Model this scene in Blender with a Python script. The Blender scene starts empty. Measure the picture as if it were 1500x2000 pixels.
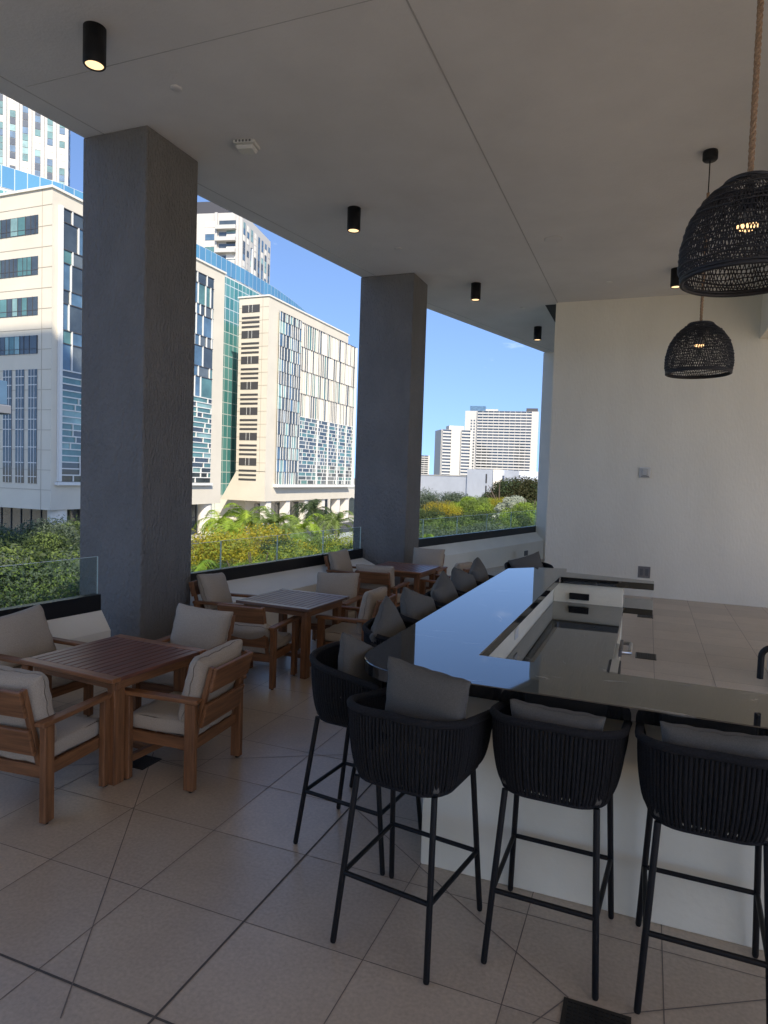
import bpy, bmesh, math, random
import numpy as np
from mathutils import Vector, Matrix
C = bpy.context.scene.collection
SC = bpy.context.scene
rnd = random.Random(7)
R = math.radians

# ------------------------------------------------------------------ camera
CAM_H = 2.113
cam_d = bpy.data.cameras.new('camera'); cam = bpy.data.objects.new('camera', cam_d); C.objects.link(cam)
yaw, pitch, roll = R(-21.538), R(-2.981), R(1.87)
fv = Vector((math.sin(yaw)*math.cos(pitch), math.cos(yaw)*math.cos(pitch), math.sin(pitch)))
rv = Vector((math.cos(yaw), -math.sin(yaw), 0)); uv_ = rv.cross(fv)
r2 = rv*math.cos(roll) + uv_*math.sin(roll); u2 = -rv*math.sin(roll) + uv_*math.cos(roll)
cam.matrix_world = Matrix(((r2.x, u2.x, -fv.x, 0), (r2.y, u2.y, -fv.y, 0), (r2.z, u2.z, -fv.z, CAM_H), (0, 0, 0, 1)))
cam_d.sensor_fit = 'VERTICAL'; cam_d.sensor_height = 24; cam_d.lens = 1303.8/2000*24
cam_d.clip_start = 0.05; cam_d.clip_end = 6000
SC.camera = cam

# ------------------------------------------------------------------ world, sun, exposure
SUN = Vector((0.64, -0.77, 0)).normalized()*math.cos(R(36)); SUN.z = math.sin(R(36))
W = bpy.data.worlds.new('World'); SC.world = W; W.use_nodes = True
nt = W.node_tree; nt.nodes.clear()
out = nt.nodes.new('ShaderNodeOutputWorld'); bg = nt.nodes.new('ShaderNodeBackground')
sky = nt.nodes.new('ShaderNodeTexSky'); sky.sky_type = 'NISHITA'; sky.sun_disc = False
sky.sun_elevation = R(36); sky.sun_rotation = math.atan2(SUN.x, SUN.y)
sky.air_density = 1.0; sky.dust_density = 0.4; sky.ozone_density = 3.0
tc = nt.nodes.new('ShaderNodeTexCoord'); mp = nt.nodes.new('ShaderNodeMapping'); mp.inputs['Scale'].default_value = (2.2, 2.2, 6.0)
mp.inputs['Location'].default_value = (0.3, 0.1, 0.45)
nz = nt.nodes.new('ShaderNodeTexNoise'); nz.inputs['Scale'].default_value = 2.2; nz.inputs['Detail'].default_value = 7; nz.inputs['Roughness'].default_value = .55
rp = nt.nodes.new('ShaderNodeValToRGB'); rp.color_ramp.elements[0].position = .67; rp.color_ramp.elements[0].color = (0, 0, 0, 1)
rp.color_ramp.elements[1].position = .78; rp.color_ramp.elements[1].color = (.45, .45, .45, 1)
mx = nt.nodes.new('ShaderNodeMix'); mx.data_type = 'RGBA'; mx.inputs[7].default_value = (6.5, 6.8, 7.4, 1)
nt.links.new(tc.outputs['Generated'], mp.inputs[0]); nt.links.new(mp.outputs[0], nz.inputs[0]); nt.links.new(nz.outputs[0], rp.inputs[0])
nt.links.new(rp.outputs[0], mx.inputs[0]); av = nt.nodes.new('ShaderNodeVectorMath'); av.operation = 'ADD'; av.inputs[1].default_value = (0, 0, .24)
nv = nt.nodes.new('ShaderNodeVectorMath'); nv.operation = 'NORMALIZE'; nt.links.new(tc.outputs['Generated'], av.inputs[0]); nt.links.new(av.outputs[0], nv.inputs[0]); nt.links.new(nv.outputs[0], sky.inputs[0])
tint = nt.nodes.new('ShaderNodeMix'); tint.data_type = 'RGBA'; tint.blend_type = 'MULTIPLY'; tint.inputs[0].default_value = 1; tint.inputs[7].default_value = (.86, .87, .94, 1)
nt.links.new(sky.outputs[0], tint.inputs[6]); nt.links.new(tint.outputs[2], mx.inputs[6]); nt.links.new(mx.outputs[2], bg.inputs[0])
bg.inputs[1].default_value = 0.10; nt.links.new(bg.outputs[0], out.inputs[0])
sl = bpy.data.lights.new('sun', 'SUN'); sl.energy = 2.3; sl.angle = R(.53); sl.color = (1.0, .91, .78)
so = bpy.data.objects.new('sun', sl); C.objects.link(so); so.rotation_euler = (-SUN).to_track_quat('-Z', 'Y').to_euler()
SC.view_settings.view_transform = 'Standard'; SC.view_settings.look = 'None'
SC.view_settings.exposure = 1.58; SC.view_settings.gamma = 1
SC.cycles.max_bounces = 10; SC.cycles.diffuse_bounces = 6; SC.cycles.transparent_max_bounces = 16
SC.cycles.sample_clamp_indirect = 8

# ------------------------------------------------------------------ materials
MATS = {}
def mat(name, col, rough=.6, metal=0., ior=1.5, noise=None, bump=None, emit=None, spec=.5, coat=0, nscale=(1, 1, 1), coords='Object', transl=0):
    """noise = (scale, amount 0..1[, second colour]); bump = (scale, strength, distance)"""
    m = bpy.data.materials.new(name); m.use_nodes = True; t = m.node_tree; b = t.nodes['Principled BSDF']
    b.inputs['Base Color'].default_value = (*col, 1); b.inputs['Roughness'].default_value = rough
    b.inputs['Metallic'].default_value = metal; b.inputs['IOR'].default_value = ior
    b.inputs['Specular IOR Level'].default_value = spec; b.inputs['Coat Weight'].default_value = coat
    if noise or bump:
        tcn = t.nodes.new('ShaderNodeTexCoord'); mpn = t.nodes.new('ShaderNodeMapping'); mpn.inputs['Scale'].default_value = nscale
        t.links.new(tcn.outputs[coords], mpn.inputs[0])
    if noise:
        n = t.nodes.new('ShaderNodeTexNoise'); n.inputs['Scale'].default_value = noise[0]; n.inputs['Detail'].default_value = 6
        n.inputs['Roughness'].default_value = .6
        t.links.new(mpn.outputs[0], n.inputs[0])
        r = t.nodes.new('ShaderNodeValToRGB'); a = noise[1]
        c2 = noise[2] if len(noise) > 2 else tuple(min(1, c*(1+a)) for c in col)
        c1 = col if len(noise) > 2 else tuple(c*(1-a) for c in col)
        r.color_ramp.elements[0].position = .32; r.color_ramp.elements[1].position = .68
        r.color_ramp.elements[0].color = (*c1, 1); r.color_ramp.elements[1].color = (*c2, 1)
        t.links.new(n.outputs[0], r.inputs[0]); t.links.new(r.outputs[0], b.inputs['Base Color'])
    if bump:
        n2 = t.nodes.new('ShaderNodeTexNoise'); n2.inputs['Scale'].default_value = bump[0]; n2.inputs['Detail'].default_value = 5
        t.links.new(mpn.outputs[0], n2.inputs[0]); bp = t.nodes.new('ShaderNodeBump')
        bp.inputs['Strength'].default_value = bump[1]; bp.inputs['Distance'].default_value = bump[2]
        t.links.new(n2.outputs[0], bp.inputs['Height']); t.links.new(bp.outputs[0], b.inputs['Normal'])
    if emit:
        b.inputs['Emission Color'].default_value = (*emit[0], 1); b.inputs['Emission Strength'].default_value = emit[1]
    if transl:
        tr = t.nodes.new('ShaderNodeBsdfTranslucent'); ms = t.nodes.new('ShaderNodeMixShader'); ms.inputs[0].default_value = transl
        src = b.inputs['Base Color']
        if src.is_linked: t.links.new(src.links[0].from_socket, tr.inputs[0])
        else: tr.inputs[0].default_value = (*col, 1)
        t.links.new(b.outputs[0], ms.inputs[1]); t.links.new(tr.outputs[0], ms.inputs[2])
        t.links.new(ms.outputs[0], t.nodes['Material Output'].inputs[0])
    MATS[name] = m
    return m

M_ceil = mat('ceiling_paint', (.66, .655, .645), .85, noise=(.9, .06), bump=(38, .35, .012))
M_wall = mat('white_wall_paint', (.82, .785, .67), .8, noise=(.7, .05), bump=(20, .55, .014), nscale=(1.5, 1.5, .5))
M_para = mat('parapet_paint', (.83, .785, .68), .8, noise=(1.5, .04), bump=(40, .3, .008))
M_col = mat('column_stucco', (.18, .172, .162), .75, noise=(2.2, .10), bump=(30, 1., .045), nscale=(1.2, 1.2, .6))
M_barw = mat('bar_wall_paint', (.81, .755, .60), .75, noise=(2, .05), bump=(30, .3, .006))
M_black = mat('black_metal', (.008, .008, .009), .5, spec=.3)
M_shoe = mat('black_rail_metal', (.012, .0125, .014), .35)
M_rope = mat('black_rope', (.017, .017, .019), .9, spec=.2, noise=(160, .5), bump=(260, .9, .004))
M_pil = mat('charcoal_fabric', (.105, .098, .086), .9, noise=(220, .22), bump=(420, .5, .002))
M_cush = mat('beige_fabric', (.42, .35, .27), .92, noise=(180, .16), bump=(380, .5, .002))
M_jute = mat('jute_rope', (.30, .195, .115), .9, noise=(120, .4), bump=(160, .8, .004))
M_ratt = mat('black_rattan', (.018, .018, .021), .55, noise=(60, .35))
M_drain = mat('bronze_grate', (.045, .04, .035), .45, metal=.6)
M_steel = mat('brushed_steel', (.55, .55, .54), .3, metal=1.)
M_plast = mat('white_plastic', (.66, .66, .63), .45)
M_dgrey = mat('grey_plate', (.12, .12, .125), .45)
M_lens = mat('warm_lens', (1, .9, .7), .4, emit=((1, .66, .33), .55))
M_bulb = mat('warm_bulb', (1, .9, .7), .4, emit=((1, .58, .25), .8))
M_white = mat('white_lacquer', (.74, .75, .76), .35)
def wood(name, c1, c2, sc, rough=.5, spec=.4):
    return mat(name, c1, rough, noise=(16, .4, c2), bump=(20, .25, .004), nscale=sc, spec=spec)
LONG = {'x': (.18, 2.4, 2.4), 'y': (2.4, .18, 2.4), 'z': (2.4, 2.4, .18)}
TEAK = {a: wood('teak_'+a, (.135, .058, .024), (.29, .128, .052), LONG[a]) for a in 'xyz'}
TTOP = wood('table_slat_wood', (.10, .034, .021), (.20, .075, .044), LONG['y'], .34, .6)
TGRY = wood('grey_slat_wood', (.105, .055, .038), (.18, .105, .075), LONG['y'], .42, .4)
TGRX = wood('grey_end_wood', (.115, .062, .042), (.19, .112, .08), LONG['x'], .36, .6)
TEND = wood('table_end_wood', (.19, .075, .027), (.31, .13, .05), LONG['x'], .4, .5)

# polished black stone with thin pale veins
def stone():
    m = mat('black_marble', (.012, .012, .012), .03, ior=1.95, spec=.6); t = m.node_tree; b = t.nodes['Principled BSDF']; pass
    tcn = t.nodes.new('ShaderNodeTexCoord'); n = t.nodes.new('ShaderNodeTexNoise'); n.inputs['Scale'].default_value = .9; n.inputs['Detail'].default_value = 6
    n.inputs['Distortion'].default_value = .8
    t.links.new(tcn.outputs['Object'], n.inputs[0])
    r = t.nodes.new('ShaderNodeValToRGB'); e = r.color_ramp.elements
    e[0].position = .4945; e[0].color = (0, 0, 0, 1); e[1].position = .5055; e[1].color = (0, 0, 0, 1)
    k = e.new(.5); k.color = (1, 1, 1, 1)
    n2 = t.nodes.new('ShaderNodeTexNoise'); n2.inputs['Scale'].default_value = 4.5; n2.inputs['Detail'].default_value = 2
    t.links.new(tcn.outputs['Object'], n2.inputs[0])
    r2_ = t.nodes.new('ShaderNodeValToRGB'); r2_.color_ramp.elements[0].position = .5; r2_.color_ramp.elements[1].position = .66
    t.links.new(n2.outputs[0], r2_.inputs[0])
    mu = t.nodes.new('ShaderNodeMath'); mu.operation = 'MULTIPLY'
    t.links.new(n.outputs[0], r.inputs[0]); t.links.new(r.outputs[0], mu.inputs[0]); t.links.new(r2_.outputs[0], mu.inputs[1])
    mxx = t.nodes.new('ShaderNodeMix'); mxx.data_type = 'RGBA'; mxx.inputs[6].default_value = (.012, .012, .012, 1); mxx.inputs[7].default_value = (.30, .295, .28, 1)
    t.links.new(mu.outputs[0], mxx.inputs[0]); t.links.new(mxx.outputs[2], b.inputs['Base Color'])
    return m
M_stone = stone()
# floor tile: matt porcelain, each tile its own tone
def tile():
    m = mat('floor_tile', (.40, .35, .305), .42, spec=.62); t = m.node_tree; b = t.nodes['Principled BSDF']
    tcn = t.nodes.new('ShaderNodeTexCoord')
    mp1 = t.nodes.new('ShaderNodeMapping'); mp1.inputs['Location'].default_value = (1.672, -1.998, 0)
    sc1 = t.nodes.new('ShaderNodeVectorMath'); sc1.operation = 'SCALE'; sc1.inputs[3].default_value = 1/.611
    fl = t.nodes.new('ShaderNodeVectorMath'); fl.operation = 'FLOOR'
    wn = t.nodes.new('ShaderNodeTexWhiteNoise'); wn.noise_dimensions = '2D'
    t.links.new(tcn.outputs['Object'], mp1.inputs[0]); t.links.new(mp1.outputs[0], sc1.inputs[0]); t.links.new(sc1.outputs[0], fl.inputs[0]); t.links.new(fl.outputs[0], wn.inputs[0])
    n = t.nodes.new('ShaderNodeTexNoise'); n.inputs['Scale'].default_value = 3; n.inputs['Detail'].default_value = 8; n.inputs['Roughness'].default_value = .7
    t.links.new(tcn.outputs['Object'], n.inputs[0])
    r = t.nodes.new('ShaderNodeValToRGB'); r.color_ramp.elements[0].position = .3; r.color_ramp.elements[1].position = .7
    r.color_ramp.elements[0].color = (.455, .365, .275, 1); r.color_ramp.elements[1].color = (.53, .43, .325, 1)
    t.links.new(n.outputs[0], r.inputs[0])
    hs = t.nodes.new('ShaderNodeHueSaturation'); ma = t.nodes.new('ShaderNodeMapRange'); ma.inputs[3].default_value = .90; ma.inputs[4].default_value = 1.08
    t.links.new(wn.outputs[0], ma.inputs[0]); n5 = t.nodes.new('ShaderNodeTexNoise'); n5.inputs['Scale'].default_value = 55; n5.inputs['Detail'].default_value = 4
    m5 = t.nodes.new('ShaderNodeMapRange'); m5.inputs[1].default_value = .3; m5.inputs[2].default_value = .7; m5.inputs[3].default_value = .88; m5.inputs[4].default_value = 1.1
    mm5 = t.nodes.new('ShaderNodeMath'); mm5.operation = 'MULTIPLY'; t.links.new(tcn.outputs['Object'], n5.inputs[0]); t.links.new(n5.outputs[0], m5.inputs[0])
    t.links.new(ma.outputs[0], mm5.inputs[0]); t.links.new(m5.outputs[0], mm5.inputs[1]); t.links.new(mm5.outputs[0], hs.inputs['Value']); t.links.new(r.outputs[0], hs.inputs['Color'])
    t.links.new(hs.outputs[0], b.inputs['Base Color'])
    n3 = t.nodes.new('ShaderNodeTexNoise'); n3.inputs['Scale'].default_value = 1.3; n3.inputs['Detail'].default_value = 6
    t.links.new(tcn.outputs['Object'], n3.inputs[0])
    mr = t.nodes.new('ShaderNodeMapRange'); mr.inputs[1].default_value = .3; mr.inputs[2].default_value = .7; mr.inputs[3].default_value = .30; mr.inputs[4].default_value = .34
    t.links.new(n3.outputs[0], mr.inputs[0]); t.links.new(mr.outputs[0], b.inputs['Roughness'])
    return m
M_tile = tile()
M_grout = mat('grout', (.20, .17, .15), .9); M_mjoint = mat('movement_joint', (.10, .088, .078), .9)
# clear balustrade glass: transmits with a green tint, reflects at grazing angles
def clear_glass():
    m = bpy.data.materials.new('balustrade_glass'); m.use_nodes = True; t = m.node_tree; t.nodes.clear()
    o = t.nodes.new('ShaderNodeOutputMaterial'); tr = t.nodes.new('ShaderNodeBsdfTransparent'); tr.inputs[0].default_value = (.90, .955, .935, 1)
    gl = t.nodes.new('ShaderNodeBsdfGlossy'); gl.inputs['Roughness'].default_value = .02; gl.inputs[0].default_value = (.9, 1, .96, 1)
    lw = t.nodes.new('ShaderNodeLayerWeight'); lw.inputs[0].default_value = .5; pw = t.nodes.new('ShaderNodeMath'); pw.operation = 'POWER'; pw.inputs[1].default_value = 5.
    t.links.new(lw.outputs['Facing'], pw.inputs[0]); fr = t.nodes.new('ShaderNodeMath'); fr.operation = 'MULTIPLY_ADD'; fr.inputs[1].default_value = .5; fr.inputs[2].default_value = .04; t.links.new(pw.outputs[0], fr.inputs[0]); mxs = t.nodes.new('ShaderNodeMixShader')
    t.links.new(fr.outputs[0], mxs.inputs[0]); t.links.new(tr.outputs[0], mxs.inputs[1]); t.links.new(gl.outputs[0], mxs.inputs[2])
    t.links.new(mxs.outputs[0], o.inputs[0]); return m
M_glass = clear_glass()
M_gedge = mat('glass_edge', (.68, .76, .73), .2)

# exterior
M_cream = mat('cream_panel', (.62, .565, .455), .75, noise=(.25, .05))
M_cream2 = mat('pale_panel', (.70, .66, .58), .75)
M_wfin = mat('white_fin', (.68, .67, .62), .6)
M_gdark = mat('dark_louvre', (.06, .058, .06), .5)
def gl(name, c, rough=.08, spec=.7):
    return mat(name, c, rough, ior=1.7, spec=spec, noise=(.35, .35), nscale=(1, 1, 1))
G_blue = gl('blue_glass', (.08, .145, .21)); G_teal = gl('teal_glass', (.085, .185, .17)); G_dark = gl('dark_glass', (.05, .062, .066)); G_pale = gl('pale_green_glass', (.22, .35, .32)); G_green = gl('green_glass', (.10, .25, .21)); G_grey = gl('grey_glass', (.10, .115, .115))
M_conc = mat('white_concrete', (.49, .47, .43), .8)
M_bluegr = mat('pale_grey_cladding', (.52, .55, .60), .7, noise=(.3, .05))
M_soil = mat('paved_ground', (.13, .15, .07), .95, noise=(.06, .5, (.50, .45, .36)))
M_asph = mat('asphalt', (.055, .055, .057), .9, noise=(2, .2))
M_bark = mat('bark', (.09, .065, .045), .9, noise=(5, .4))
def leaf(n, c, c2): return mat(n, c, .55, noise=(1.6, .5, c2), transl=.4, spec=.2)
L_dark = leaf('dark_green_leaf', (.035, .058, .024), (.085, .115, .045))
L_mid = leaf('mid_green_leaf', (.10, .155, .04), (.22, .28, .075))
L_blue = leaf('grey_green_leaf', (.07, .10, .065), (.15, .18, .115))  # greyed and lightened: haze and glass reflection put into the leaf colour
L_yel = leaf('yellow_green_leaf', (.20, .24, .03), (.40, .38, .05))
L_org = leaf('amber_leaf', (.30, .25, .02), (.52, .40, .04))
L_lime = leaf('lime_leaf', (.17, .27, .03), (.36, .46, .06))
L_brn = leaf('olive_brown_leaf', (.035, .038, .014), (.075, .07, .025))
L_wht = leaf('silver_leaf', (.30, .34, .24), (.52, .54, .42))

# ------------------------------------------------------------------ mesh helpers
class MB:
    def __init__(s): s.v = []; s.f = []; s.m = []; s.mats = []; s.smooth = []; s.uv = None
    def mi(s, m):
        if m not in s.mats: s.mats.append(m)
        return s.mats.index(m)
    def add(s, vs, fs, m, T=None, smooth=False):
        o = len(s.v); i = s.mi(m)
        s.v += [tuple(T @ Vector(p)) for p in vs] if T is not None else [tuple(p) for p in vs]
        for f in fs: s.f.append(tuple(o+k for k in f)); s.m.append(i); s.smooth.append(smooth)
        return s
    def box(s, lo, hi, m, c=0., T=None):
        cx = [(a+b)/2 for a, b in zip(lo, hi)]; h = [abs(b-a)/2 for a, b in zip(lo, hi)]
        if c <= 0:
            vs = [(cx[0]+i*h[0], cx[1]+j*h[1], cx[2]+k*h[2]) for i in (-1, 1) for j in (-1, 1) for k in (-1, 1)]
            return s.add(vs, [(0, 1, 3, 2), (4, 6, 7, 5), (0, 4, 5, 1), (2, 3, 7, 6), (0, 2, 6, 4), (1, 5, 7, 3)], m, T)
        c = min(c, *[x*.9 for x in h]); idx = {}; vs = []
        for i in (-1, 1):
            for j in (-1, 1):
                for k in (-1, 1):
                    for a in range(3):
                        q = [i, j, k]; p = [cx[d]+q[d]*(h[d] if d == a else h[d]-c) for d in range(3)]
                        idx[(i, j, k, a)] = len(vs); vs.append(p)
        fs = []
        for a in range(3):
            b, d = (a+1) % 3, (a+2) % 3
            for sg in (-1, 1):
                q = []
                for (u, w) in ((-1, -1), (1, -1), (1, 1), (-1, 1)):
                    t = [0, 0, 0]; t[a] = sg; t[b] = u*sg; t[d] = w; q.append(idx[(*t, a)])
                fs.append(tuple(q))
            for u in (-1, 1):
                for w in (-1, 1):
                    t0 = [0, 0, 0]; t0[a] = u; t0[b] = w; t0[d] = -1; t1 = list(t0); t1[d] = 1
                    f = (idx[(*t0, a)], idx[(*t1, a)], idx[(*t1, b)], idx[(*t0, b)])
                    fs.append(f if u*w < 0 else f[::-1])
        for i in (-1, 1):
            for j in (-1, 1):
                for k in (-1, 1):
                    f = (idx[(i, j, k, 0)], idx[(i, j, k, 1)], idx[(i, j, k, 2)]); fs.append(f if i*j*k > 0 else f[::-1])
        return s.add(vs, fs, m, T)
    def prism(s, poly, z0, z1, m, T=None):
        n = len(poly); vs = [(x, y, z0) for x, y in poly]+[(x, y, z1) for x, y in poly]
        fs = [tuple(range(n))[::-1], tuple(range(n, 2*n))]+[(i, (i+1) % n, n+(i+1) % n, n+i) for i in range(n)]
        return s.add(vs, fs, m, T)
    def tube(s, pts, r, m, n=8, T=None, closed=False, cap=True, flat=1.):
        P = [Vector(p) for p in pts]; N = len(P); rr = r if hasattr(r, '__len__') else [r]*N
        vs = []; up = None
        for i in range(N):
            a = P[(i-1) % N] if (closed or i > 0) else P[i]; b = P[(i+1) % N] if (closed or i < N-1) else P[i]
            d = (b-a).normalized()
            if up is None:
                up = Vector((0, 0, 1)) if abs(d.z) < .9 else Vector((1, 0, 0))
            e1 = (up-d*up.dot(d)).normalized(); e2 = d.cross(e1); up = e1
            for k in range(n):
                t = 2*math.pi*k/n; vs.append(P[i]+(e1*math.cos(t)*flat+e2*math.sin(t))*rr[i])
        fs = []
        for i in range(N if closed else N-1):
            for k in range(n):
                j = (i+1) % N; fs.append((i*n+k, i*n+(k+1) % n, j*n+(k+1) % n, j*n+k))
        s.add(vs, fs, m, T, True)
        if cap and not closed: s.add(vs[:n], [tuple(range(n))[::-1]], m, T); s.add(vs[-n:], [tuple(range(n))], m, T)
        return s
    def lathe(s, prof, m, n=24, T=None, smooth=True):
        vs = []; fs = []
        for r_, z in prof:
            for k in range(n): t = 2*math.pi*k/n; vs.append((r_*math.cos(t), r_*math.sin(t), z))
        for i in range(len(prof)-1):
            for k in range(n): fs.append((i*n+k, i*n+(k+1) % n, (i+1)*n+(k+1) % n, (i+1)*n+k))
        return s.add(vs, fs, m, T, smooth)
    def disc(s, r_, z, m, n=24, T=None, up=True):
        f = tuple(range(n)); return s.add([(r_*math.cos(2*math.pi*k/n), r_*math.sin(2*math.pi*k/n), z) for k in range(n)], [f if up else f[::-1]], m, T)
    def cushion(s, h, r, m, puff=.2, ax=2, N=9, T=None):
        h = list(h); o = [a for a in range(3) if a != ax]
        g = [math.sin(math.pi/2*(-1+2*i/N)) for i in range(N+1)]
        for a in range(3):
            b, d = (a+1) % 3, (a+2) % 3
            for sg in (-1, 1):
                vs = []
                for i in range(N+1):
                    for j in range(N+1):
                        q = [0, 0, 0]; q[a] = sg; q[b] = g[i]*sg; q[d] = g[j]
                        p = [q[k]*h[k] for k in range(3)]
                        inn = [max(-(h[k]-r), min(h[k]-r, p[k])) for k in range(3)]
                        dv = Vector([p[k]-inn[k] for k in range(3)])
                        if dv.length > 1e-9: dv.normalize()
                        p = [inn[k]+dv[k]*r for k in range(3)]
                        u = p[o[0]]/h[o[0]]; w = p[o[1]]/h[o[1]]
                        p[ax] *= 1+puff*(1-u*u)*(1-w*w)
                        wob = .004*math.sin(9*u+4*w+a)
                        p[ax] += wob
                        vs.append(p)
                fs = [(i*(N+1)+j, (i+1)*(N+1)+j, (i+1)*(N+1)+j+1, i*(N+1)+j+1) for i in range(N) for j in range(N)]
                s.add(vs, fs, m, T, True)
        return s
    def build(s, name, parent=None, loc=None, merge=0.):
        me = bpy.data.meshes.new(name); me.from_pydata(s.v, [], s.f)
        for m in s.mats: me.materials.append(m)
        me.polygons.foreach_set('material_index', s.m); me.polygons.foreach_set('use_smooth', s.smooth)
        if merge:
            b = bmesh.new(); b.from_mesh(me); bmesh.ops.remove_doubles(b, verts=b.verts, dist=merge); b.to_mesh(me); b.free()
        me.update()
        o = bpy.data.objects.new(name, me); C.objects.link(o)
        if parent: o.parent = parent
        if loc: o.location = loc
        return o
def tag(o, label=None, cat=None, group=None, kind=None):
    if label: o['label'] = label
    if cat: o['category'] = cat
    if group: o['group'] = group
    if kind: o['kind'] = kind
    return o
def thing(name, label, cat, loc=(0, 0, 0), rz=0, group=None):
    o = bpy.data.objects.new(name, None); o.empty_display_size = .1; C.objects.link(o); o.location = loc; o.rotation_euler = (0, 0, rz)
    return tag(o, label, cat, group)
def dup(root, label, loc, rz=0, scale=None):
    c = root.copy(); C.objects.link(c); c['label'] = label; c.location = loc; c.rotation_euler = (0, 0, rz)
    if scale: c.scale = (scale, scale, scale)
    for ch in [o for o in ALLKIDS(root)]:
        k = ch.copy(); C.objects.link(k); k.parent = c
        for g in ALLKIDS(ch):
            q = g.copy(); C.objects.link(q); q.parent = k
    return c
def ALLKIDS(o): return [x for x in bpy.data.objects if x.parent == o]
def struct(o): return tag(o, kind='structure')
def rays(px, py):  # direction through a photo pixel (only used to read places off the photo)
    return fv*1303.8+r2*(px-750)-u2*(py-1000)
def at_depth(px, D): # ground place (x, y) at a distance D in the direction of photo column px
    d = rays(px, 930); d = d/d.dot(fv); return d.x*D, d.y*D

# ================================================================== TERRACE SHELL
CE = 5.65
EDGE = [(-7.366, -8), (-5.80, 5.85), (-4.88, 11.3), (-4.95, 11.9), (-2.78, 18.8)]
b = MB(); b.box((-7.4, -16, -.4), (26, 19.6, 0), M_tile); struct(b.build('floor'))  # unseen deck extended past the roof so its sunlit part bounces light inside
b = MB()
poly = [(8.5, -8.0)]+[(8.5, 19.4), (-2.6, 19.4)]+EDGE[::-1]  # unseen right and back edges set short to let daylight in
b.prism([(x, y) for x, y in poly], CE, CE+.55, M_ceil); struct(b.build('ceiling'))
# fine joints in the ceiling plaster
b = MB()
M_joint = mat('ceiling_joint', (.40, .40, .395), .9)
b.box((-1.852, -6, CE-.003), (-1.838, 13.6, CE+.01), M_joint)
b.box((-5.6, 4.708, CE-.003), (-1.852, 4.714, CE+.01), M_joint)
for i in range(len(EDGE)-1):
    (x0, y0), (x1, y1) = EDGE[i], EDGE[i+1]
    if i == 2: continue
    d = Vector((x1-x0, y1-y0)).normalized(); nn = Vector((d.y, -d.x)); L = (Vector((x1, y1))-Vector((x0, y0))).length
    T = Matrix.Translation((x0+nn.x*.27, y0+nn.y*.27, CE)) @ Matrix.Rotation(math.atan2(d.y, d.x), 4, 'Z')
    b.box((.1, -.005, -.003), (L-.1, .005, .01), M_joint, T=T)
struct(b.build('ceiling_joint'))
b = MB()
TX, TY, TS = -1.672, 1.998, .611
def strip(p, q, w, z=.0016, m=None):
    p = Vector(p); q = Vector(q); d = (q-p).normalized(); n = Vector((-d.y, d.x))*w/2
    b.add([(*(p-n), z), (*(q-n), z), (*(q+n), z), (*(p+n), z)], [(0, 1, 2, 3)], m or M_grout)
for k in range(-9, 14): strip((TX+k*TS, -6.9), (TX+k*TS, 19), .0045)
for k in range(-14, 28): strip((-7, TY+k*TS), (6.5, TY+k*TS), .0045, .0012)
strip((TX, -6.9), (TX, 19), .011, .0020, M_mjoint); strip((-7, TY), (6.5, TY), .011, .0024, M_mjoint)
def fray(px, py):
    d = rays(px, py); t = -CAM_H/d.z; return Vector((d.x*t, d.y*t))
for p, q in [((300, 1470), (118, 1990)), ((310, 1483), (385, 1505)), ((1108, 1948), (880, 1748)), ((880, 1748), (700, 1585)), ((1085, 1440), (1130, 1440)), ((1110, 1948), (1040, 2000))]:
    strip(fray(*p), fray(*q), .0055, .0028)
D1 = Vector((-3.31, 3.77)); D2 = Vector((-.09, 2.70))
strip(D2, D2+Vector((.9, -.95)), .005, .0028); strip(D2, D2+Vector((1.1, .65)), .005, .0028); strip(D1, D1+Vector((1.5, .9)), .005, .0028); strip(D1, D1+Vector((-1.4, -.9)), .005, .0028)
struct(b.build('floor_joint'))

def drain(name, label, x, y, sx, sy, rz=0):
    t = thing(name, label, 'drain', (x, y, 0), rz, 'metal floor drains')
    b = MB(); w = .018
    b.box((-sx/2, -sy/2, .0005), (sx/2, sy/2, .003), M_shoe)
    for (lo, hi) in (((-sx/2, -sy/2), (sx/2, -sy/2+w)), ((-sx/2, sy/2-w), (sx/2, sy/2)), ((-sx/2, -sy/2+w), (-sx/2+w, sy/2-w)), ((sx/2-w, -sy/2+w), (sx/2, sy/2-w))):
        b.box((*lo, .003), (*hi, .006), M_drain)
    b.build('frame', t)
    b = MB(); n = max(4, int(sx/.022)); m_ = max(3, int(sy/.022))
    for i in range(1, n): xx = -sx/2+w+(sx-2*w)*i/n; b.box((xx-.0035, -sy/2+w, .003), (xx+.0035, sy/2-w, .0052), M_drain)
    for j in range(1, m_): yy = -sy/2+w+(sy-2*w)*j/m_; b.box((-sx/2+w, yy-.0035, .003), (sx/2-w, yy+.0035, .0048), M_drain)
    b.build('grate', t)
drain('floor_drain', 'square bronze floor drain beneath the wooden chair and table nearest the camera', D1.x, D1.y, .2, .2)
drain('floor_drain', 'dark square floor grate in front of the bar stools at the bottom edge', D2.x, D2.y-.08, .26, .26)
drain('floor_drain', 'nearer of two small grates in the tiles behind the bar', .07, 8.83, .24, .3)
drain('floor_drain', 'farther of two small grates behind the bar, near the white wall', .05, 11.58, .24, .32)

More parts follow.
